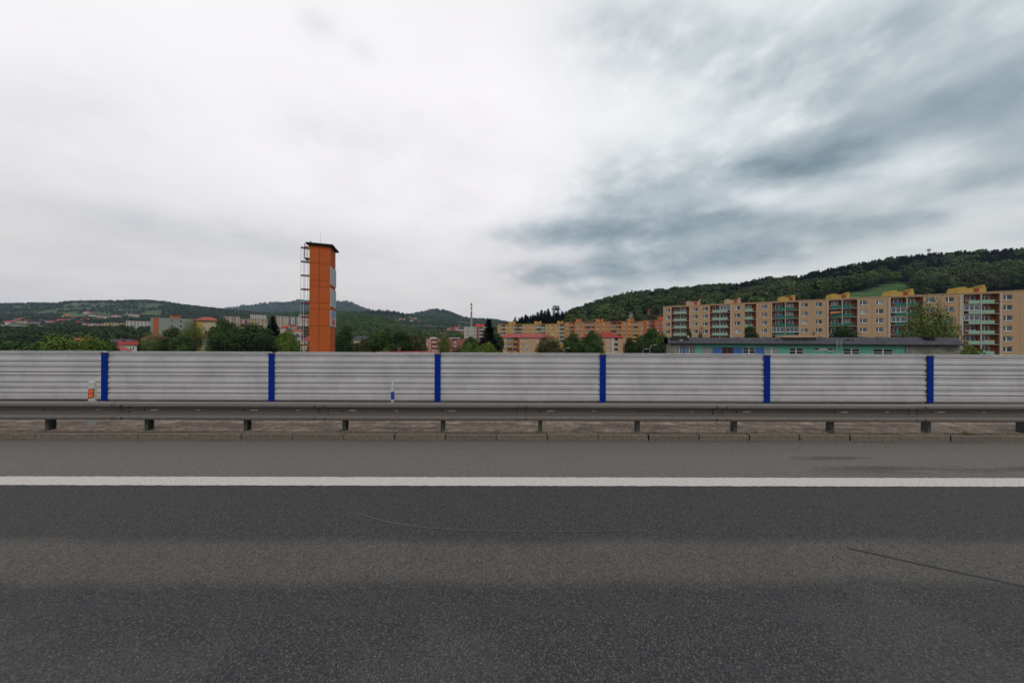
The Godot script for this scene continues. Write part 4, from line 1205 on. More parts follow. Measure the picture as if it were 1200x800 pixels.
	hip(t5, 31.0, 11.0, 3.9 - GROUND_Y + 0.22, 2.6, M.roof_red)
	var t6 := thing("terrace_house", "beige house end with a white balcony column under a red hipped roof", "building", Vector3(40.5, GROUND_Y, -166), deg_to_rad(-6), "")
	block(t6, 22.0, 11.0, 4.1 - GROUND_Y, 0.0, 4.1 - GROUND_Y - 2.75, 4, 2.84, [["w", 1.5, 2.8], ["w", 4.6, 5.9], ["w", 8.0, 8.7], ["w", 13.9, 14.5], ["l", 17.4, 19.3, 0.0, 1.0, M.balcony_white]], {"wall": M.peach, "frame": M.white_frame, "bar": 0.12, "roof": M.roof_deep_red})
	part("white_column", boxmesh(Vector3(16.0, 0, 0.003), Vector3(17.3, 3.9 - GROUND_Y, 0.12)), M.white_wall, t6)
	hip(t6, 22.0, 11.0, 4.1 - GROUND_Y + 0.22, 3.0, M.roof_deep_red)
	# ---- pink house with red balconies
	rng.seed = 304
	var t7 := thing("apartment_building", "small pink block with red recessed balconies left of the striped chimney", "building", Vector3(-57.3, GROUND_Y, -200.3), 0.0)
	block(t7, 9.6, 10.0, 3.5 - GROUND_Y, 0.0, 3.5 - GROUND_Y - 2.95, 3, 2.84, [["w", 0.8, 1.9], ["l", 3.7, 5.9, 0.25, 1.0, M.balcony_white], ["l", 6.1, 8.3, 0.1, 0.9, M.balcony_white]], {"wall": M.pink, "loggia": M.chimney_red, "slab": M.chimney_red, "bar": 0.12, "roof": M.white_wall})
	part("roof_cabin", boxmesh(Vector3(2.6, 3.75 - GROUND_Y, -6), Vector3(6.0, 4.6 - GROUND_Y, -1)), M.white_wall, t7)
	var t8 := thing("apartment_building", "dusky red-pink block with one stack of white balconies behind a birch", "building", Vector3(-43.6, GROUND_Y, -200.8), 0.0)
	block(t8, 12.6, 10.0, 3.6 - GROUND_Y, 0.0, 3.6 - GROUND_Y - 2.95, 3, 2.84, [["l", 4.4, 7.2, 0.3, 0.9, M.balcony_white]], {"wall": M.dusky_pink, "loggia": M.chimney_red, "slab": M.chimney_red, "bar": 0.12, "roof": M.roof_brown})
	part("roof_cabin", boxmesh(Vector3(1.6, 3.85 - GROUND_Y, -6), Vector3(8.6, 4.4 - GROUND_Y, -1)), M.white_wall, t8)
	# ---- pale block beside the chimney
	var t9 := thing("apartment_building", "pale grey panel block with white balconies and a red roof cabin by the chimney", "building", Vector3(-38.2, GROUND_Y, -243.2), deg_to_rad(-4))
	block(t9, 19.0, 12.0, 13.9 - GROUND_Y, 0.0, 13.9 - GROUND_Y - 3.0, 5, 2.84, [["w", 2.2, 4.0], ["w", 6.0, 7.0], ["w", 8.0, 9.6], ["l", 10.4, 12.2, 0.0, 1.0, M.red_paint], ["l", 12.6, 15.6, 0.0, 1.0, M.balcony_white], ["w", 16.8, 18.2]], {"wall": M.pale_wall, "bar": 0.1, "cuts": [0.5], "roof": M.concrete_grey})
	part("orange_strip", boxmesh(Vector3(16.0, 6.0, 0.003), Vector3(16.6, 13.8 - GROUND_Y, 0.1)), M.row_yellow, t9)
	roof_cabin(t9, 9.6, 15.6, 13.9 - GROUND_Y + 0.22, -2, 1.8, M.chimney_red, false)
	part("side_wing", boxmesh(Vector3(14.4, 0, 1.0), Vector3(17.0, 2.8 - GROUND_Y, 5.0)), M.white_wall, t9)
	part("wing_roof", boxmesh(Vector3(13.6, 2.8 - GROUND_Y, 0.6), Vector3(17.8, 3.4 - GROUND_Y, 5.6)), M.roof_deep_red, t9)
	# ---- left: grey-green block
	var t10 := thing("apartment_building", "grey-green panel block with a tall orange strip on its blank wall", "building", Vector3(-187.7, GROUND_Y, -155.0), deg_to_rad(49))
	block(t10, 16.0, 12.0, 13.6 - GROUND_Y, 0.0, 13.6 - GROUND_Y - 2.9, 4, 2.84, [["w", 6.8, 7.8], ["w", 10.0, 11.0]], {"wall": M.grey_green, "bar": 0.12, "frame": M.grey_frame, "cuts": [], "roof": M.grey_green, "wh": 1.25})
	part("orange_strip", boxmesh(Vector3(0.9, 0, 0.003), Vector3(2.6, 13.8 - GROUND_Y, 0.14)), M.row_red, t10)
	part("orange_strip", boxmesh(Vector3(15.0, 0, 0.003), Vector3(16.05, 13.5 - GROUND_Y, 0.14)), M.row_red, t10)
	roof_cabin(t10, 6.4, 10.4, 13.6 - GROUND_Y + 0.22, -2, 1.2, M.row_red, false)
	# ---- left: yellow and cream house with red roof
	var t11 := thing("apartment_building", "yellow and cream block under a red hipped roof beside the grey-green block", "building", Vector3(-171.0, GROUND_Y, -161.5), deg_to_rad(46))
	block(t11, 8.6, 11.0, 12.6 - GROUND_Y, 0.0, 12.6 - GROUND_Y - 2.85, 4, 2.84, [["w", 2.6, 3.6]], {"wall": M.cream, "bar": 0.14, "frame": M.white_frame, "cuts": [], "roof": M.brown_frame, "wh": 1.25})
	part("yellow_wall", boxmesh(Vector3(0, 0, 0.003), Vector3(2.5, 12.55 - GROUND_Y, 0.1)), M.yellow_paint, t11)
	hip(t11, 8.6, 11.0, 12.6 - GROUND_Y + 0.22, 2.2, M.roof_red, 0.9, 3.0)

func hip(t: Node3D, W: float, D: float, y: float, h: float, m: Material, ov := 0.5, ridge := -1.0) -> MeshInstance3D:
	var b := MB.new()
	var k := D * 0.5 if ridge < 0 else ridge
	k = minf(k, W * 0.5)
	var a := [Vector3(-ov, y, ov), Vector3(W + ov, y, ov), Vector3(W + ov, y, -D - ov), Vector3(-ov, y, -D - ov)]
	var r0 := Vector3(k - ov * 0.5 if ridge != 0.0 else -ov, y + h, -D / 2)
	var r1 := Vector3(W - k + ov * 0.5 if ridge != 0.0 else W + ov, y + h, -D / 2)
	b.quad(a[0], a[1], r1, r0)
	b.quad(a[2], a[3], r0, r1)
	b.tri(a[1], a[2], r1)
	b.tri(a[3], a[0], r0)
	b.quad(a[3], a[2], a[1], a[0])
	return part("roof", b.mesh(), m, t)

func house(called: String, label: String, at: Vector3, turn: float, W: float, D: float, h: float, rh: float, wall: Material, roof: Material, group := "", gable := true, wins := 2) -> Node3D:
	var t := thing(called, label, "house", at, turn, group)
	var b := MB.new()
	b.box(Vector3(0, -6 if at.y > 60 else minf(-6.0, GROUND_Y - at.y), -D), Vector3(W, h, 0))
	if gable:
		b.tri(Vector3(W, h, 0), Vector3(W, h, -D), Vector3(W, h + rh * 0.97, -D / 2))
		b.tri(Vector3(0, h, -D), Vector3(0, h, 0), Vector3(0, h + rh * 0.97, -D / 2))
	part("wall", b.mesh(), wall, t)
	var r := hip(t, W, D, h, rh, roof, 0.4, 0.0 if gable else -1.0)
	part("chimney", boxmesh(Vector3(-0.35, -0.8, -0.35), Vector3(0.35, 0.9, 0.35)), M.roof_brown, r, Vector3(W * 0.35, h + rh, -D / 2))
	for k in wins:
		var u := W * (k + 0.5) / wins - 0.55
		add_window(t, Vector3(u, h - 2.0, 0.07), 1.1, 1.3, M.white_frame, [0.5], 0.12)
	return t

func build_teal() -> void:
	rng.seed = 401
	var a := 24.13
	var t := thing("low_workshop_building", "low turquoise building with blue panels under a dark shallow roof, behind the barrier", "building", Vector3(30.36, GROUND_Y, -55.84), -deg_to_rad(a))
	var e := 1.7 - GROUND_Y                    # eave
	var wins := [[4.95, 6.8, M.grey_frame, M.glass_pale], [8.1, 9.8, M.red_frame, null], [11.15, 12.9, M.white_frame, M.glass_dark], [14.2, 16.0, M.white_frame, M.glass_pale], [17.4, 19.2, M.white_frame, M.glass_dark], [23.95, 25.9, M.white_frame, M.glass_dark], [27.3, 29.45, M.white_frame, M.glass_dark]]
	var rects := []
	for w in wins: rects.append([w[0], w[1], e - 2.2, e - 0.62, 0.2])
	for w in [[20.5, 21.15], [22.1, 22.8]]: rects.append([w[0], w[1], e - 1.0, e - 0.62, 0.2])
	var b := MB.new()
	var shifted := []
	for r in rects: shifted.append(r)
	wall_holes(b, 4.02, 30.6, 0.0, e, shifted)
	part("turquoise_wall", b.mesh(), M.teal_wall, t)
	var b2 := MB.new()
	wall_holes(b2, 0.0, 4.02, 0.0, e, [[0.95, 1.95, e - 2.2, e - 0.7, 0.2], [2.55, 3.6, e - 2.2, e - 0.7, 0.2]])
	b2.quad(Vector3(0, 0, -11), Vector3(0, 0, 0), Vector3(0, e, 0), Vector3(0, e, -11))
	part("beige_wall", b2.mesh(), M.beige_grey, t)
	var b3 := MB.new()
	b3.quad(Vector3(30.6, 0, 0), Vector3(35.9, 0, 0), Vector3(35.9, e, 0), Vector3(30.6, e, 0))
	b3.quad(Vector3(35.9, 0, 0), Vector3(35.9, 0, -11), Vector3(35.9, e, -11), Vector3(35.9, e, 0))
	b3.quad(Vector3(35.9, 0, -11), Vector3(0, 0, -11), Vector3(0, e, -11), Vector3(35.9, e, -11))
	part("grey_wall", b3.mesh(), M.beige_grey, t)
	for w in wins:
		add_window(t, Vector3(w[0], e - 2.2, -0.1), w[1] - w[0], 1.58, w[2], [0.5], 0.07, 3, w[3])
	for w in [[0.95, 1.95], [2.55, 3.6]]: add_window(t, Vector3(w[0], e - 2.2, -0.1), w[1] - w[0], 1.5, M.white_frame, [0.5], 0.06, 4, M.glass_blue)
	for w in [[20.5, 21.15], [22.1, 22.8]]: add_window(t, Vector3(w[0], e - 1.0, -0.1), w[1] - w[0], 0.38, M.white_frame, [], 0.05, 1, M.glass_dark)
	part("white_panel", boxmesh(Vector3(21.15, e - 1.0, 0.003), Vector3(22.1, e - 0.62, 0.04)), M.white_wall, t)
	for p in [[6.85, 8.05], [9.85, 11.1], [12.95, 14.1], [2.0, 2.5]]:
		part("blue_panel", boxmesh(Vector3(p[0], e - 2.2, 0.003), Vector3(p[1], e - 0.6, 0.05)), M.blue_panel, t)
	# roof
	var r := MB.new()
	var ov := 0.45
	var back := -11.4
	r.sweep([Vector2(e + 0.02, ov), Vector2(e + 1.08, -0.75), Vector2(e + 1.16, -6.0), Vector2(e + 1.08, back + 0.8), Vector2(e + 0.02, back)], -ov, 36.1)
	var rf := part("roof", r.mesh(), M.roof_grey, t)
	part("gutter", boxmesh(Vector3(-ov, e - 0.1, ov + 0.003), Vector3(36.1, e + 0.06, ov + 0.13)), M.dark, rf)
	part("roof_box", boxmesh(Vector3(16.7, e + 0.62, -3.0), Vector3(20.8, e + 1.1, -0.2)), M.bitumen, rf)
	part("roof_box_wall", boxmesh(Vector3(16.6, e + 1.1, -3.1), Vector3(20.9, e + 1.45, -0.1)), M.peach, rf)
	part("dark_sheet", boxmesh(Vector3(0.1, e + 0.5, -2.0), Vector3(3.0, e + 1.2, -0.12)), M.bitumen, rf)
	var scrap := MB.new()
	scrap.box(Vector3(2.75, e + 0.9, -0.3), Vector3(3.1, e + 1.45, -0.24))
	scrap.box(Vector3(1.5, e + 0.55, -0.1), Vector3(2.1, e + 0.72, -0.05))
	part("loose_sheet", scrap.mesh(), M.white_wall, rf)
	var st := MB.new()
	st.box(Vector3(-0.4, 0, -0.4), Vector3(0.4, 0.5, 0.4)); st.box(Vector3(-0.6, 0.5, -0.5), Vector3(0.6, 0.6, 0.5)); st.box(Vector3(-0.5, 0.22, -0.6), Vector3(0.55, 0.32, 0.6))
	part("vent_stack", st.mesh(), M.dark, rf, Vector3(33.3, e + 0.62, -0.7))
	for s in [[15.8, 0.35], [24.6, 0.4], [25.1, 0.3]]:
		var vp := MB.new()
		vp.tube([Vector3.ZERO, Vector3(0, s[1], 0)], 0.11, 0.11, 8)
		part("vent_pipe", vp.mesh(), M.dark, rf, Vector3(s[0], e + 0.45, -0.25))
	# pale roof ladder
	var ld := MB.new()
	for x in [0.0, 0.5]: ld.tube([Vector3(x, -3.0, 0.25), Vector3(x, 0.9, 0.7)], 0.035, 0.035, 6)
	for k in 12: ld.tube([Vector3(0, -2.9 + k * 0.31, 0.26 + 0.036 * k), Vector3(0.5, -2.9 + k * 0.31, 0.26 + 0.036 * k)], 0.02, 0.02, 5)
	part("ladder", ld.mesh(), M.mint, t, Vector3(22.85, e, 0.25))
	var pipe := MB.new()
	pipe.tube([Vector3(30.75, 2, 0.1), Vector3(30.75, e - 0.1, 0.1)], 0.05, 0.05, 6)
	part("downpipe", pipe.mesh(), M.pilaster, t)

func build_tower() -> void:
	var a := -18.2
	var t := thing("brick_tower", "tall square orange brick tower with a caged ladder and posters", "tower", Vector3(-31.36, GROUND_Y, -46.16), -deg_to_rad(a))
	var W := 2.85
	var D := 3.25
	var H := 16.9 - GROUND_Y
	# brick shaft in stages, each stage a lift of brickwork with a recessed joint between
	var joints := [4.3, 6.9, 7.9, 10.5, 11.4, 14.1]
	var y := 0.0
	for k in joints.size() + 1:
		var y1: float = joints[k] - GROUND_Y if k < joints.size() else H
		part("brick_stage", boxmesh(Vector3(0, y, -D), Vector3(W, y1 - 0.06, 0)), M.tower_brick, t)
		if k < joints.size(): part("stage_joint", boxmesh(Vector3(0.03, y1 - 0.06, -D + 0.03), Vector3(W - 0.03, y1, -0.03)), M.tower_joint, t)
		y = y1
	# conductor down the middle of the front
	var c := MB.new()
	c.tube([Vector3(W * 0.46, 0.5, 0.03), Vector3(W * 0.46, H, 0.03)], 0.025, 0.025, 5)
	part("lightning_cable", c.mesh(), M.tower_joint, t)
	# roof slab
	var r := MB.new()
	var o := 0.38
	r.box(Vector3(-o, 0.0, -D - o), Vector3(W + o, 0.1, o))
	r.box(Vector3(-o - 0.05, 0.1, -D - o - 0.05), Vector3(W + o + 0.05, 0.24, o + 0.05))
	var roof := part("roof", r.mesh(), M.bitumen, t, Vector3(0, H, 0))
	part("vent", boxmesh(Vector3(W * 0.5, 0.24, -0.9), Vector3(W * 0.5 + 0.35, 0.5, -0.6)), M.concrete_grey, roof)
	var rod := MB.new()
	rod.tube([Vector3(W * 0.42, 0.24, -1.0), Vector3(W * 0.42, 2.5, -1.0)], 0.03, 0.02, 5)
	part("lightning_rod", rod.mesh(), M.ladder_white, roof)
	# three poster boards on the right-hand face
	var bands := [[10.85, 13.75], [7.35, 10.3], [4.2, 6.85]]
	for k in 3:
		var board := part("poster_board", boxmesh(Vector3(0.0, bands[k][0] - GROUND_Y, -D - 0.12), Vector3(0.09, bands[k][1] - GROUND_Y, 0.06)), M.poster_white, t, Vector3(W, 0, 0))
		if k == 2:
			part("blue_print", boxmesh(Vector3(0.09, 5.75 - GROUND_Y, -D + 0.2), Vector3(0.098, 6.7 - GROUND_Y, -0.3)), M.poster_blue, board)
			var disc := MB.new()
			for i in 20:
				var a0 := TAU * i / 20
				var a1 := TAU * (i + 1) / 20
				disc.tri(Vector3(0.1, 4.95 - GROUND_Y, -D / 2), Vector3(0.1, 4.95 - GROUND_Y + 0.6 * sin(a0), -D / 2 - 0.9 * cos(a0)), Vector3(0.1, 4.95 - GROUND_Y + 0.6 * sin(a1), -D / 2 - 0.9 * cos(a1)), Vector3(1, 0, 0))
			part("red_print", disc.mesh(), M.poster_red, board)
	# caged ladder on the left face
	var lad := Node3D.new()
	lad.name = "caged_ladder"
	t.add_child(lad)
	lad.position = Vector3(-0.15, 0, -1.2)
	for z in [-0.25, 0.25]:
		var s := MB.new()
		s.tube([Vector3(0, 3, z), Vector3(0, H + 0.9, z)], 0.035, 0.035, 6)
		part("stringer", s.mesh(), M.dark, lad)
	var rung := MB.new()
	rung.tube([Vector3(0, 0, -0.25), Vector3(0, 0, 0.25)], 0.018, 0.018, 5)
	var rm := rung.mesh()
	for k in 70: part("rung", rm, M.galvanised_dull, lad, Vector3(0, 4.0 + k * 0.3, 0))
	var hoop := MB.new()
	var pts := []
	for k in 13:
		var an := PI * k / 12.0
		pts.append(Vector3(-1.35 * sin(an) * (0.75 + 0.25 * sin(an)), 0, 0.42 * cos(an)))
	for yy in [0.0, 0.12]: hoop.tube(pts.map(func(p): return p + Vector3(0, yy, 0)), 0.05, 0.05, 5)
	var hm := hoop.mesh()
	for k in 9: part("hoop", hm, M.ladder_red, lad, Vector3(0, H - 0.35 - k * 2.19, 0))
	for k in [1, 3, 6, 9, 11]:
		var br := MB.new()
		br.tube([pts[k] + Vector3(0, 4.5, 0), pts[k] + Vector3(0, H - 0.1, 0)], 0.03, 0.03, 5)
		part("cage_bar", br.mesh(), M.ladder_white if k in [6, 3] else M.galvanised_dull, lad)
	# platform and its railing
	part("platform", boxmesh(Vector3(-0.75, H - 2.05, -0.6), Vector3(0.12, H - 1.95, 0.6)), M.dark, lad)
	var rl := MB.new()
	for p in [Vector3(-0.72, 0, 0.57), Vector3(-0.72, 0, -0.57), Vector3(0.0, 0, 0.57)]: rl.tube([p + Vector3(0, H - 1.95, 0), p + Vector3(0, H + 0.25, 0)], 0.04, 0.04, 5)
	for yy in [H - 0.2, H + 0.22]: rl.tube([Vector3(0, yy, 0.57), Vector3(-0.72, yy, 0.57), Vector3(-0.72, yy, -0.57)], 0.035, 0.035, 5)
	rl.tube([Vector3(-0.7, H - 2.0, 0.5), Vector3(0.1, H - 2.9, 0.5)], 0.05, 0.05, 5)
	part("railing", rl.mesh(), M.ladder_red, lad)

func build_chimney() -> void:
	var p := survey(552.3, 400, 600)
	p.y = GROUND_Y
	var t := thing("factory_chimney", "tall slim chimney with red and white bands above a grey shaft", "chimney", p)
	var H := 79.5 - GROUND_Y
	var segs := [[0.0, 0.33, M.concrete_grey], [0.33, 0.6, M.concrete_grey], [0.6, 0.74, M.concrete_grey], [0.74, 0.8, M.chimney_red], [0.8, 0.85, M.chimney_white], [0.85, 0.905, M.chimney_red], [0.905, 0.955, M.chimney_white], [0.955, 1.0, M.chimney_red]]
	for s in segs:
		var m := MB.new()
		m.tube([Vector3(0, s[0] * H, 0), Vector3(0, s[1] * H, 0)], lerpf(2.6, 1.45, s[0]), lerpf(2.6, 1.45, s[1]), 16)
		part("red_band" if s[2] == M.chimney_red else ("white_band" if s[2] == M.chimney_white else "shaft"), m.mesh(), s[2], t)
	for y in [0.955, 0.42]:
		var pl := MB.new()
		pl.tube([Vector3(0, y * H, 0), Vector3(0, y * H + 1.0, 0)], 2.7, 2.7, 16)
		part("platform", pl.mesh(), M.concrete_grey, t)

func build_town() -> void:
	rng.seed = 501
	# ---- houses close behind the barrier, mostly roofs
	var H := func(px, py_eave, d): return survey(px, py_eave, d)
	var near := [
		# px left, px right, eave py, depth, roof rise, wall, roof, gable, label
		[126, 153, 411.5, 74, 1.5, M.cream, M.roof_red, false, "house with a pinkish-red hipped roof just above the barrier by the first blue post"],
		[137, 160, 404.0, 100, 1.3, M.white_wall, M.roof_deep_red, true, "white house with a bright red roof under a long grey roof"],
		[131, 161, 400.5, 130, 1.2, M.roof_brown, M.roof_grey, true, "long house with a dull grey roof behind the bright red roof"],
		[88, 113, 400.2, 160, 2.0, M.cream, M.roof_orange, true, "house with a faded orange roof behind the bright bushy trees"],
		[165, 198, 397.5, 140, 2.8, M.pale_wall, M.roof_red, false, "pale rendered house with a pink-red hipped roof below the grey-green block"],
		[199, 222, 396.0, 142, 2.8, M.peach, M.roof_deep_red, false, "house with a dark red hipped roof among trees below the grey-green block"],
		[236, 250, 395.5, 142, 2.8, M.white_wall, M.roof_red, false, "white house with a pink-red roof and dormer under the yellow block"],
		[352, 372, 398.5, 140, 2.0, M.cream, M.roof_red, false, "cream house with a pink-red roof behind the foot of the brick tower"],
		[346, 353, 393.5, 150, 0.5, M.grey_purple, M.roof_grey, true, "narrow purple-grey house beside the tower's ladder"],
		[411, 436, 398.5, 150, 2.4, M.cream, M.roof_grey, false, "cream house with a grey roof just past the brick tower"],
		[444, 512, 416.5, 58, 0.65, M.pale_wall, M.roof_deep_red, true, "low red roof barely showing over the barrier beside the blue marker post"]]
	for n in near:
		var a: Vector3 = survey(n[0], n[2], n[3])
		var turn := atan2(-a.x, -a.z)
		var reach := Vector2(a.x, a.z).length()
		house("house", n[8], a, turn, reach * (atan((n[1] - 600.0) / 346.4) - atan((n[0] - 600.0) / 346.4)), 7.0, 0.0, n[4], n[5], n[6], "", n[7], 2)
	# dormers
	# ---- apartment blocks on the far hill
	var far := [
		[96, 122, 378.5, 388.5, 520, [M.white_wall, M.pink, M.white_wall], "far white and pink apartment block left of the orange-striped block"],
		[122, 146, 378.0, 388.0, 515, [M.cream, M.row_orange, M.peach], "far cream and orange apartment block in the row on the hill"],
		[147, 176, 375.5, 387.0, 460, [M.white_wall, M.pale_wall], "far white apartment block beside the orange-striped block"],
		[262, 281, 370.8, 386.0, 420, [M.pink, M.pale_wall], "far pinkish apartment block just past the yellow block"],
		[281, 294, 373.8, 388.0, 380, [M.dusky_pink, M.pale_wall, M.pink], "far block with a dark red roof above the round green trees"],
		[293, 312, 368.5, 374.5, 640, [M.white_wall], "far white flat-roofed block high on the slope behind the spruce"],
		[293, 313, 373.5, 389.0, 360, [M.cream, M.yellow_paint, M.pale_wall], "far cream and yellow block left of the tall spruce"],
		[322, 336, 370.3, 383.5, 470, [M.peach, M.pale_wall], "far block with an orange roof right of the tall spruce"],
		[336, 350, 371.2, 379.0, 520, [M.pale_wall, M.grey_purple, M.white_wall], "far grey-white block beside the tower's ladder"],
		[350, 364, 369.0, 379.0, 500, [M.white_wall, M.pink], "far white block seen through the tower's ladder cage"]]
	for n in far:
		var a: Vector3 = survey(n[0], n[2], n[4])
		var b: Vector3 = survey(n[1], n[3], n[4])
		var W := Vector2(a.x, a.z).length() * (atan((n[1] - 600.0) / 346.4) - atan((n[0] - 600.0) / 346.4))
		var hh := a.y - b.y + 4.0
		var t := thing("apartment_block", n[6], "building", Vector3(a.x, a.y - hh, a.z), atan2(-a.x, -a.z), "far apartment blocks")
		var secs: Array = n[5]
		var ns := secs.size() * 2
		for k in ns:
			part("wall_section", boxmesh(Vector3(0, 0, -12.0 - 0.01 * k), Vector3(W / ns - 0.02, hh, 0.12 * (k % 2))), secs[k % secs.size()], t, Vector3(W * k / ns, 0, 0))
		part("roof", boxmesh(Vector3(-0.3, hh, -12.5), Vector3(W + 0.3, hh + 0.5, 0.4)), [M.roof_pale, M.roof_deep_red, M.roof_pale, M.concrete_grey][rng.randi() % 4], t)
		var cols := int(W / 3.2)
		for r in mini(5, int((hh - 1.0) / 2.9)):
			for cc in cols:
				part("window", boxmesh(Vector3(0, 0, 0.0), Vector3(1.5, 1.35, 0.03)), M.glass_dark if rng.randf() < 0.7 else M.glass_blue, t, Vector3(1.0 + cc * W / cols, hh - 2.3 - r * 2.85, 0.13))
	# white shed roof at the far left
	var p := survey(-30, 381.5, 430)
	var sh := thing("industrial_shed", "long low shed with a white roof among the far houses at the picture's edge", "shed", p)
	part("wall", boxmesh(Vector3(0, -6, -20), Vector3(66, 0, 0)), M.pale_wall, sh)
	part("roof", boxmesh(Vector3(-0.5, 0, -20.5), Vector3(66.5, 1.4, 0.5)), M.roof_pale, sh)
	# ---- small houses spread over the hills: [px, py, depth]
	var roofs := [M.roof_red, M.roof_brown, M.roof_orange, M.roof_grey, M.roof_deep_red, M.roof_brown]
	var walls := [M.white_wall, M.pale_wall, M.cream, M.peach]
	var spots := []
	for q in [[3, 379.5], [12, 377.5], [27, 378], [34, 380], [41, 377], [52, 380], [58, 379], [69, 380.2], [78, 375.5], [81, 373], [87, 380], [93, 375.5], [48, 387.2], [64, 377], [103, 370], [112, 371], [120, 372], [130, 370.5], [138, 371.5], [150, 369], [158, 370], [20, 375.5], [72, 371], [97, 366.5]]:
		spots.append([q[0], q[1], "west", 0.30 + (388.0 - q[1]) * 0.0125, "on the broad green hill", "houses on the broad green hill"])
	for q in [[332, 384], [337, 383], [341, 385], [345, 387], [334, 389], [340, 390], [328, 386]]:
		spots.append([q[0], q[1], "town", 330 + (390 - q[1]) * 22, "between spruce and tower", "houses between spruce and tower"])
	for q in [[467, 374], [472, 373.5], [480, 371.5], [484, 372.5], [481, 375.5], [488, 377]]:
		spots.append([q[0], q[1], "mid", 0.42, "under the dark ridge", "hamlet under the dark ridge"])
	for q in [[500, 390], [505, 389], [509, 392], [521, 390], [524, 386], [527, 388], [533, 385.5], [537, 387], [541, 391], [536, 392.5], [530, 391.5], [515, 393], [475, 389.5], [481, 391], [454, 389]]:
		spots.append([q[0], q[1], "town", 480 + (393 - q[1]) * 45, "near the striped chimney", "houses left of the chimney"])
	for q in [[677, 372], [686, 366], [693, 367], [697, 363.5], [703, 362], [707, 362], [713, 364], [737, 369], [760, 365.5], [671, 374], [684, 372]]:
		spots.append([q[0], q[1] + 3.0, "east", 0.56, "on the wooded slope", "houses on the wooded slope"])
	spots.sort_custom(func(a1, b1): return a1[0] < b1[0])
	var shades := ["pink-red", "brown", "orange", "grey", "deep red", "dull brown"]
	var tally := {}
	for s in spots:
		var rk := rng.randi() % 6
		var key := "%s%d" % [s[5], rk]
		tally[key] = tally.get(key, 0) + 1
		var label: String = "%s small house with a %s roof from the left %s" % [ORDINAL[tally[key] - 1], shades[rk], s[4]]
		var at: Vector3
		if s[2] == "town":
			at = survey(s[0], s[1], s[3])
		else:
			# find where on that hill the sight line to the house meets the slope
			var best := 1e9
			for k in 200:
				var t := 0.2 + 0.6 * k / 200.0
				var q: Vector3 = hills[s[2]].point(s[0], t)
				var v := look.inverse() * (q - Vector3(0, CAM_H, 0))
				var py := 400.0 + 346.4 * v.y / v.z
				if absf(py - s[1] - 1.0) < best:
					best = absf(py - s[1] - 1.0)
					at = q
			at.y += 3.5
		homes.append(at)
		var big := clampf(-at.z / 500.0, 0.8, 1.6)
		house("small_house", label, at, rng.randf_range(-0.7, 0.7), rng.randf_range(8, 12) * big, 8.0 * big, 1.0 + 0.8 * big, 3.0 * big, walls[rng.randi() % 4], roofs[rk], s[5], rng.randf() < 0.7, 2)
	# ---- street lamps peeping over the barrier
	for q in [[660, 407.5, 70, "grey street lamp curving over the barrier before the round green trees"], [753, 408.5, 75, "grey street lamp left of a twin in front of the dark bushy tree"], [761.5, 404, 66, "taller grey street lamp against the dark bushy tree beside the tan building"]]:
		var b := survey(q[0], 430, q[2])
		var tip := survey(q[0], q[1], q[2])
		b.y = GROUND_Y
		var t := thing("street_lamp", q[3], "street lamp", b, 0.0, "street lamps beyond the barrier")
		var hh := tip.y - GROUND_Y
		var m := MB.new()
		var pts := [Vector3(0, 0, 0), Vector3(0, hh - 1.0, 0)]
		for k in 5: pts.append(Vector3(0.9 * (1 - cos(PI * 0.5 * (k + 1) / 5.0)), hh - 1.0 + sin(PI * 0.5 * (k + 1) / 5.0), 0))
		m.tube(pts, 0.08, 0.05, 7)
		part("pole", m.mesh(), M.steel_grey, t)
		part("lamp_head", boxmesh(Vector3(0.85, hh - 0.08, -0.12), Vector3(1.5, hh + 0.08, 0.12)), M.roof_pale, t)
	# lookout mast on the crest
	var cr: Vector3 = hills.east.point(1089, 0.79)
	var mast := thing("lookout_mast", "thin grey mast standing above the fir crest", "mast", cr)
	var mm := MB.new()
	for k in 4:
		var an := TAU * (k + 0.5) / 4
		mm.tube([Vector3(cos(an) * 1.6, 0, sin(an) * 1.6), Vector3(cos(an) * 0.9, 21, sin(an) * 0.9)], 0.22, 0.18, 5)
	for y in [6, 11, 16, 21]: mm.box(Vector3(-1.2, y, -1.2), Vector3(1.2, y + 0.35, 1.2))
	part("frame", mm.mesh(), M.steel_grey, mast)
	part("cabin", boxmesh(Vector3(-1.3, 21.4, -1.3), Vector3(1.3, 23.5, 1.3)), M.roof_pale, mast)

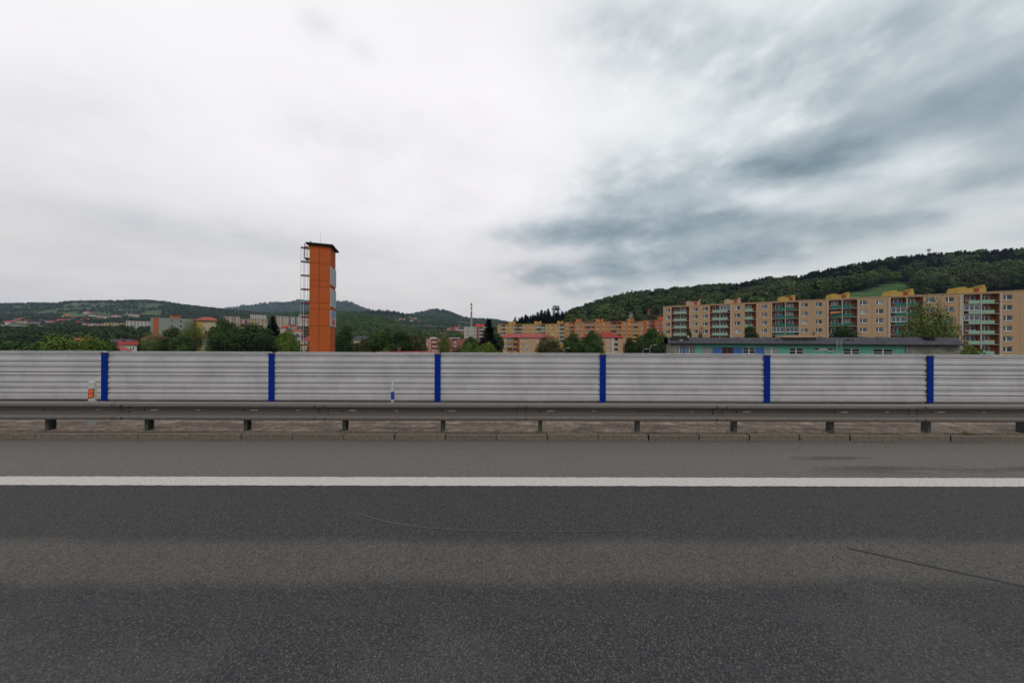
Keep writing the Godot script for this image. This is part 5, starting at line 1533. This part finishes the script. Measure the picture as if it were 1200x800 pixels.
func build_trees() -> void:
	rng.seed = 601
	# [px centre, py top, depth, kind, width, label]
	var list := [
		[70, 396.0, 62, "bright", 50, "bright yellow-green bushy tree rising over the barrier beside the marker post"],
		[107, 396.5, 66, "bright", 40, "second bright green bushy tree, next to the orange-roofed house"],
		[122, 399, 72, "dark", 26, "dark tree squeezed between the bright bushy trees and the red roofs"],
		[20, 402, 80, "round_b", 50, "low dark green tree at the barrier's far end"],
		[38, 407, 60, "round_a", 40, "low pale green bush just showing over the barrier beside the bright bushy tree"],
		[162, 399, 110, "dark", 18, "small dark tree right of the pinkish-red hipped roof"],
		[180, 391, 108, "loose", 30, "grey-green thin-leaved birch in front of the pale rendered house"],
		[203, 385.5, 112, "tall", 26, "dark tree below the windows of the grey-green block"],
		[226, 378, 112, "loose", 30, "tall loose birch in front of the yellow block"],
		[214, 395, 105, "round_a", 26, "low green tree filling the gap below the tall birch"],
		[246, 399, 108, "loose", 20, "thin whitish birch over the barrier before the white house"],
		[263, 377, 110, "round_a", 34, "large rounded tree right of the yellow block"],
		[291, 381, 100, "dark", 48, "broad dark green round tree, the widest before the brick tower"],
		[311, 386, 106, "dark", 30, "dark green tree pressed against the tall spruce"],
		[337, 389, 92, "bright", 26, "bright green small birch between the second blue post and the tower"],
		[404, 384, 96, "dark", 24, "dark upright tree just right of the brick tower"],
		[428, 399, 100, "brown", 18, "small yellowish tree hiding the cream house past the tower"],
		[446, 387, 104, "round_a", 40, "leafy green tree, the highest of the clump past the tower"],
		[470, 389, 108, "dark", 36, "dark green round tree at the centre of the clump past the tower"],
		[489, 391, 112, "brown", 24, "olive brown tree ending the clump beside the pink block"],
		[520, 392.5, 130, "loose", 20, "olive birch standing before the gap between the two pink blocks"],
		[536, 407.5, 100, "brown", 20, "low brownish bush before the dusky red-pink block"],
		[552, 396, 130, "round_a", 22, "green round tree at the foot of the striped chimney"],
		[548, 403.5, 100, "bright", 22, "bright green bush under the green round tree"],
		[570, 403, 96, "bright", 36, "wide bright green bush under the dark spruce"],
		[583, 391, 140, "dark", 18, "dark narrow tree between the spruce and the tan terrace"],
		[644, 396, 110, "brown", 34, "broad olive-brown tree in front of the tan terrace"],
		[671, 392.5, 104, "round_b", 30, "round mid-green tree behind the curved street lamp"],
		[694, 390.5, 102, "round_a", 32, "taller round green tree left of the red hipped roof"],
		[739, 396.5, 120, "dark", 18, "narrow dark tree right of the beige house end"],
		[752, 394, 126, "round_a", 20, "green tree behind the pair of street lamps"],
		[767, 387, 96, "round_b", 38, "large green tree against the corner of the tan panel building"],
		[778, 398, 84, "dark", 34, "dark bush at the foot of the tan panel building"],
		[880, 384, 80, "dark", 20, "dark rounded tree rising behind the turquoise building's roof before the mint balconies"],
		[888, 393, 78, "dark", 10, "small dark shrub right beside the rounded tree behind the roof"],
		[808, 387, 90, "tall", 7, "thin young brown tree behind the roof before the first mint balconies"],
		[821, 388, 88, "brown", 7, "second thin young tree behind the roof, under paired windows"],
		[990, 385, 72, "dark", 40, "broad dark tree behind the roof under the orange awning balcony"],
		[1090, 356.5, 62, "loose", 60, "tall light green birch hiding teal balconies of the panel building"],
		[1136, 408, 50, "bright", 26, "low green bush at the end wall of the grey shed"],
		[951, 394.5, 76, "brown", 12, "small brownish shrub behind the peach roof box"]]
	for s in list:
		var b := survey(s[0], 400, s[2])
		var tip := survey(s[0], s[1], s[2])
		b.y = GROUND_Y - 0.1
		var H := tip.y - b.y
		var spread: float = {"round_a": 0.46, "round_b": 0.5, "tall": 0.36, "loose": 0.42, "bright": 0.54, "dark": 0.48, "brown": 0.48}[s[3]]
		tree("tree", s[5], s[3], b, H, s[4] / 346.4 * s[2] / (2.0 * spread * H), "trees behind the barrier")
	# spruces
	for s in [[320, 369.5, 112, "spruce", 1.35, "tall dark spruce left of the brick tower"], [573, 373, 105, "spruce", 1.7, "tall dark pointed spruce before the yellow ochre block"]]:
		var b := survey(s[0], 400, s[2])
		var tip := survey(s[0], s[1], s[2])
		b.y = GROUND_Y - 0.1
		tree("spruce", s[5], s[3], b, tip.y - b.y, s[4], "spruces behind the barrier")
	# conifers standing on the knoll behind the terrace
	var count := {}
	for s in [[606, 376, "spruce"], [610, 373, "spruce_b"], [616, 368, "spruce"], [622, 369, "spruce_b"], [627, 368.5, "spruce"], [630, 365, "spruce_b"], [634.5, 362.5, "spruce"], [638.5, 363.5, "spruce_b"], [642.3, 361.2, "spruce"], [650, 357.8, "pine"], [654, 358, "pine"], [663, 364, "spruce_b"], [670.5, 361.6, "spruce"], [677, 358.5, "spruce"]]:
		var b: Vector3 = hills.east.point(s[0], 0.6)
		var d := -b.z
		var tip := survey(s[0], s[1], d)
		tree("pine" if s[2] == "pine" else "spruce", "%s of two slim bare-trunked pines on the skyline above the ochre block" % ("first" if s[0] < 652 else "second") if s[2] == "pine" else "%s dark spruce from the left in the skyline row above the ochre block" % ORDINAL[count.get("n", 0)], s[2], b - Vector3(0, 0.3, 0), tip.y - b.y + 0.3, 1.0 if s[2] == "pine" else 1.9, "skyline pines" if s[2] == "pine" else "skyline spruces")
		if s[2] != "pine": count["n"] = count.get("n", 0) + 1
	# big broadleaf trees round the meadow and along the lower slope
	var edge := [[1020, 329], [1035, 321], [1047, 325], [1029, 325], [1010, 326], [1088, 323], [1097, 329], [1110, 326], [1122, 318], [1138, 321], [1150, 327], [1165, 318], [1180, 324], [985, 330], [997, 326], [970, 332], [960, 336], [945, 338], [930, 341], [912, 338], [1075, 331], [1190, 313], [1105, 315], [1130, 308], [1065, 318], [1195, 330]]
	edge.sort_custom(func(a1, b1): return a1[0] < b1[0])
	for e in edge.size():
		var q: Array = edge[e]
		var best := 1e9
		var at := Vector3.ZERO
		for k in 200:
			var t := 0.38 + 0.42 * k / 200.0
			var p: Vector3 = hills.east.point(q[0], t)
			var v := look.inverse() * (p - Vector3(0, CAM_H, 0))
			var py := 400.0 + 346.4 * v.y / v.z
			if absf(py - q[1] - 7.0) < best:
				best = absf(py - q[1] - 7.0)
				at = p
		var kind: String = ["round_a", "bright", "round_b", "round_a"][rng.randi() % 4]
		tree("hill_tree", "%s large rounded broadleaf tree from the left around the hill meadow" % ORDINAL[e], kind, at - Vector3(0, 0.5, 0), rng.randf_range(13, 18), rng.randf_range(1.0, 1.25), "broadleaf trees by the meadow")

func _ready() -> void:
	# ---- camera
	var cam := Camera3D.new()
	cam.name = "camera"
	cam.position = Vector3(0, CAM_H, 0)
	cam.rotation = Vector3(0, deg_to_rad(-0.3), deg_to_rad(0.24))
	cam.fov = rad_to_deg(2.0 * atan(400.0 / 346.4))
	cam.near = 0.05
	cam.far = 9000.0
	add_child(cam)
	cam.current = true
	look = cam.basis
	# ---- sky and light
	var env := Environment.new()
	env.background_mode = Environment.BG_SKY
	env.sky = Sky.new()
	env.sky.sky_material = make_sky()
	env.tonemap_mode = Environment.TONE_MAPPER_LINEAR
	env.tonemap_exposure = 1.0
	env.sdfgi_enabled = true
	env.ssao_enabled = true
	env.ssil_enabled = true
	env.fog_enabled = true
	env.fog_density = 0.00007
	env.fog_light_color = Color(0.78, 0.89, 1.0)
	var we := WorldEnvironment.new()
	we.name = "world_environment"
	we.environment = env
	add_child(we)
	var sun := DirectionalLight3D.new()
	sun.name = "sun"
	sun.light_energy = 0.4
	sun.light_angular_distance = 30.0
	sun.light_color = Color(1.0, 0.97, 0.93)
	sun.shadow_enabled = true
	sun.look_at_from_position(Vector3(0.35, 1.0, 0.85), Vector3.ZERO)
	add_child(sun)
	make_materials()
	make_tree_kinds()
	# ---- large structure, then things, then small details
	build_ground()
	build_road()
	build_apartments()
	build_teal()
	build_tower()
	build_chimney()
	build_town()
	build_barrier()
	build_guardrail()
	build_delineators()
	build_woods()
	build_trees()
	build_litter()
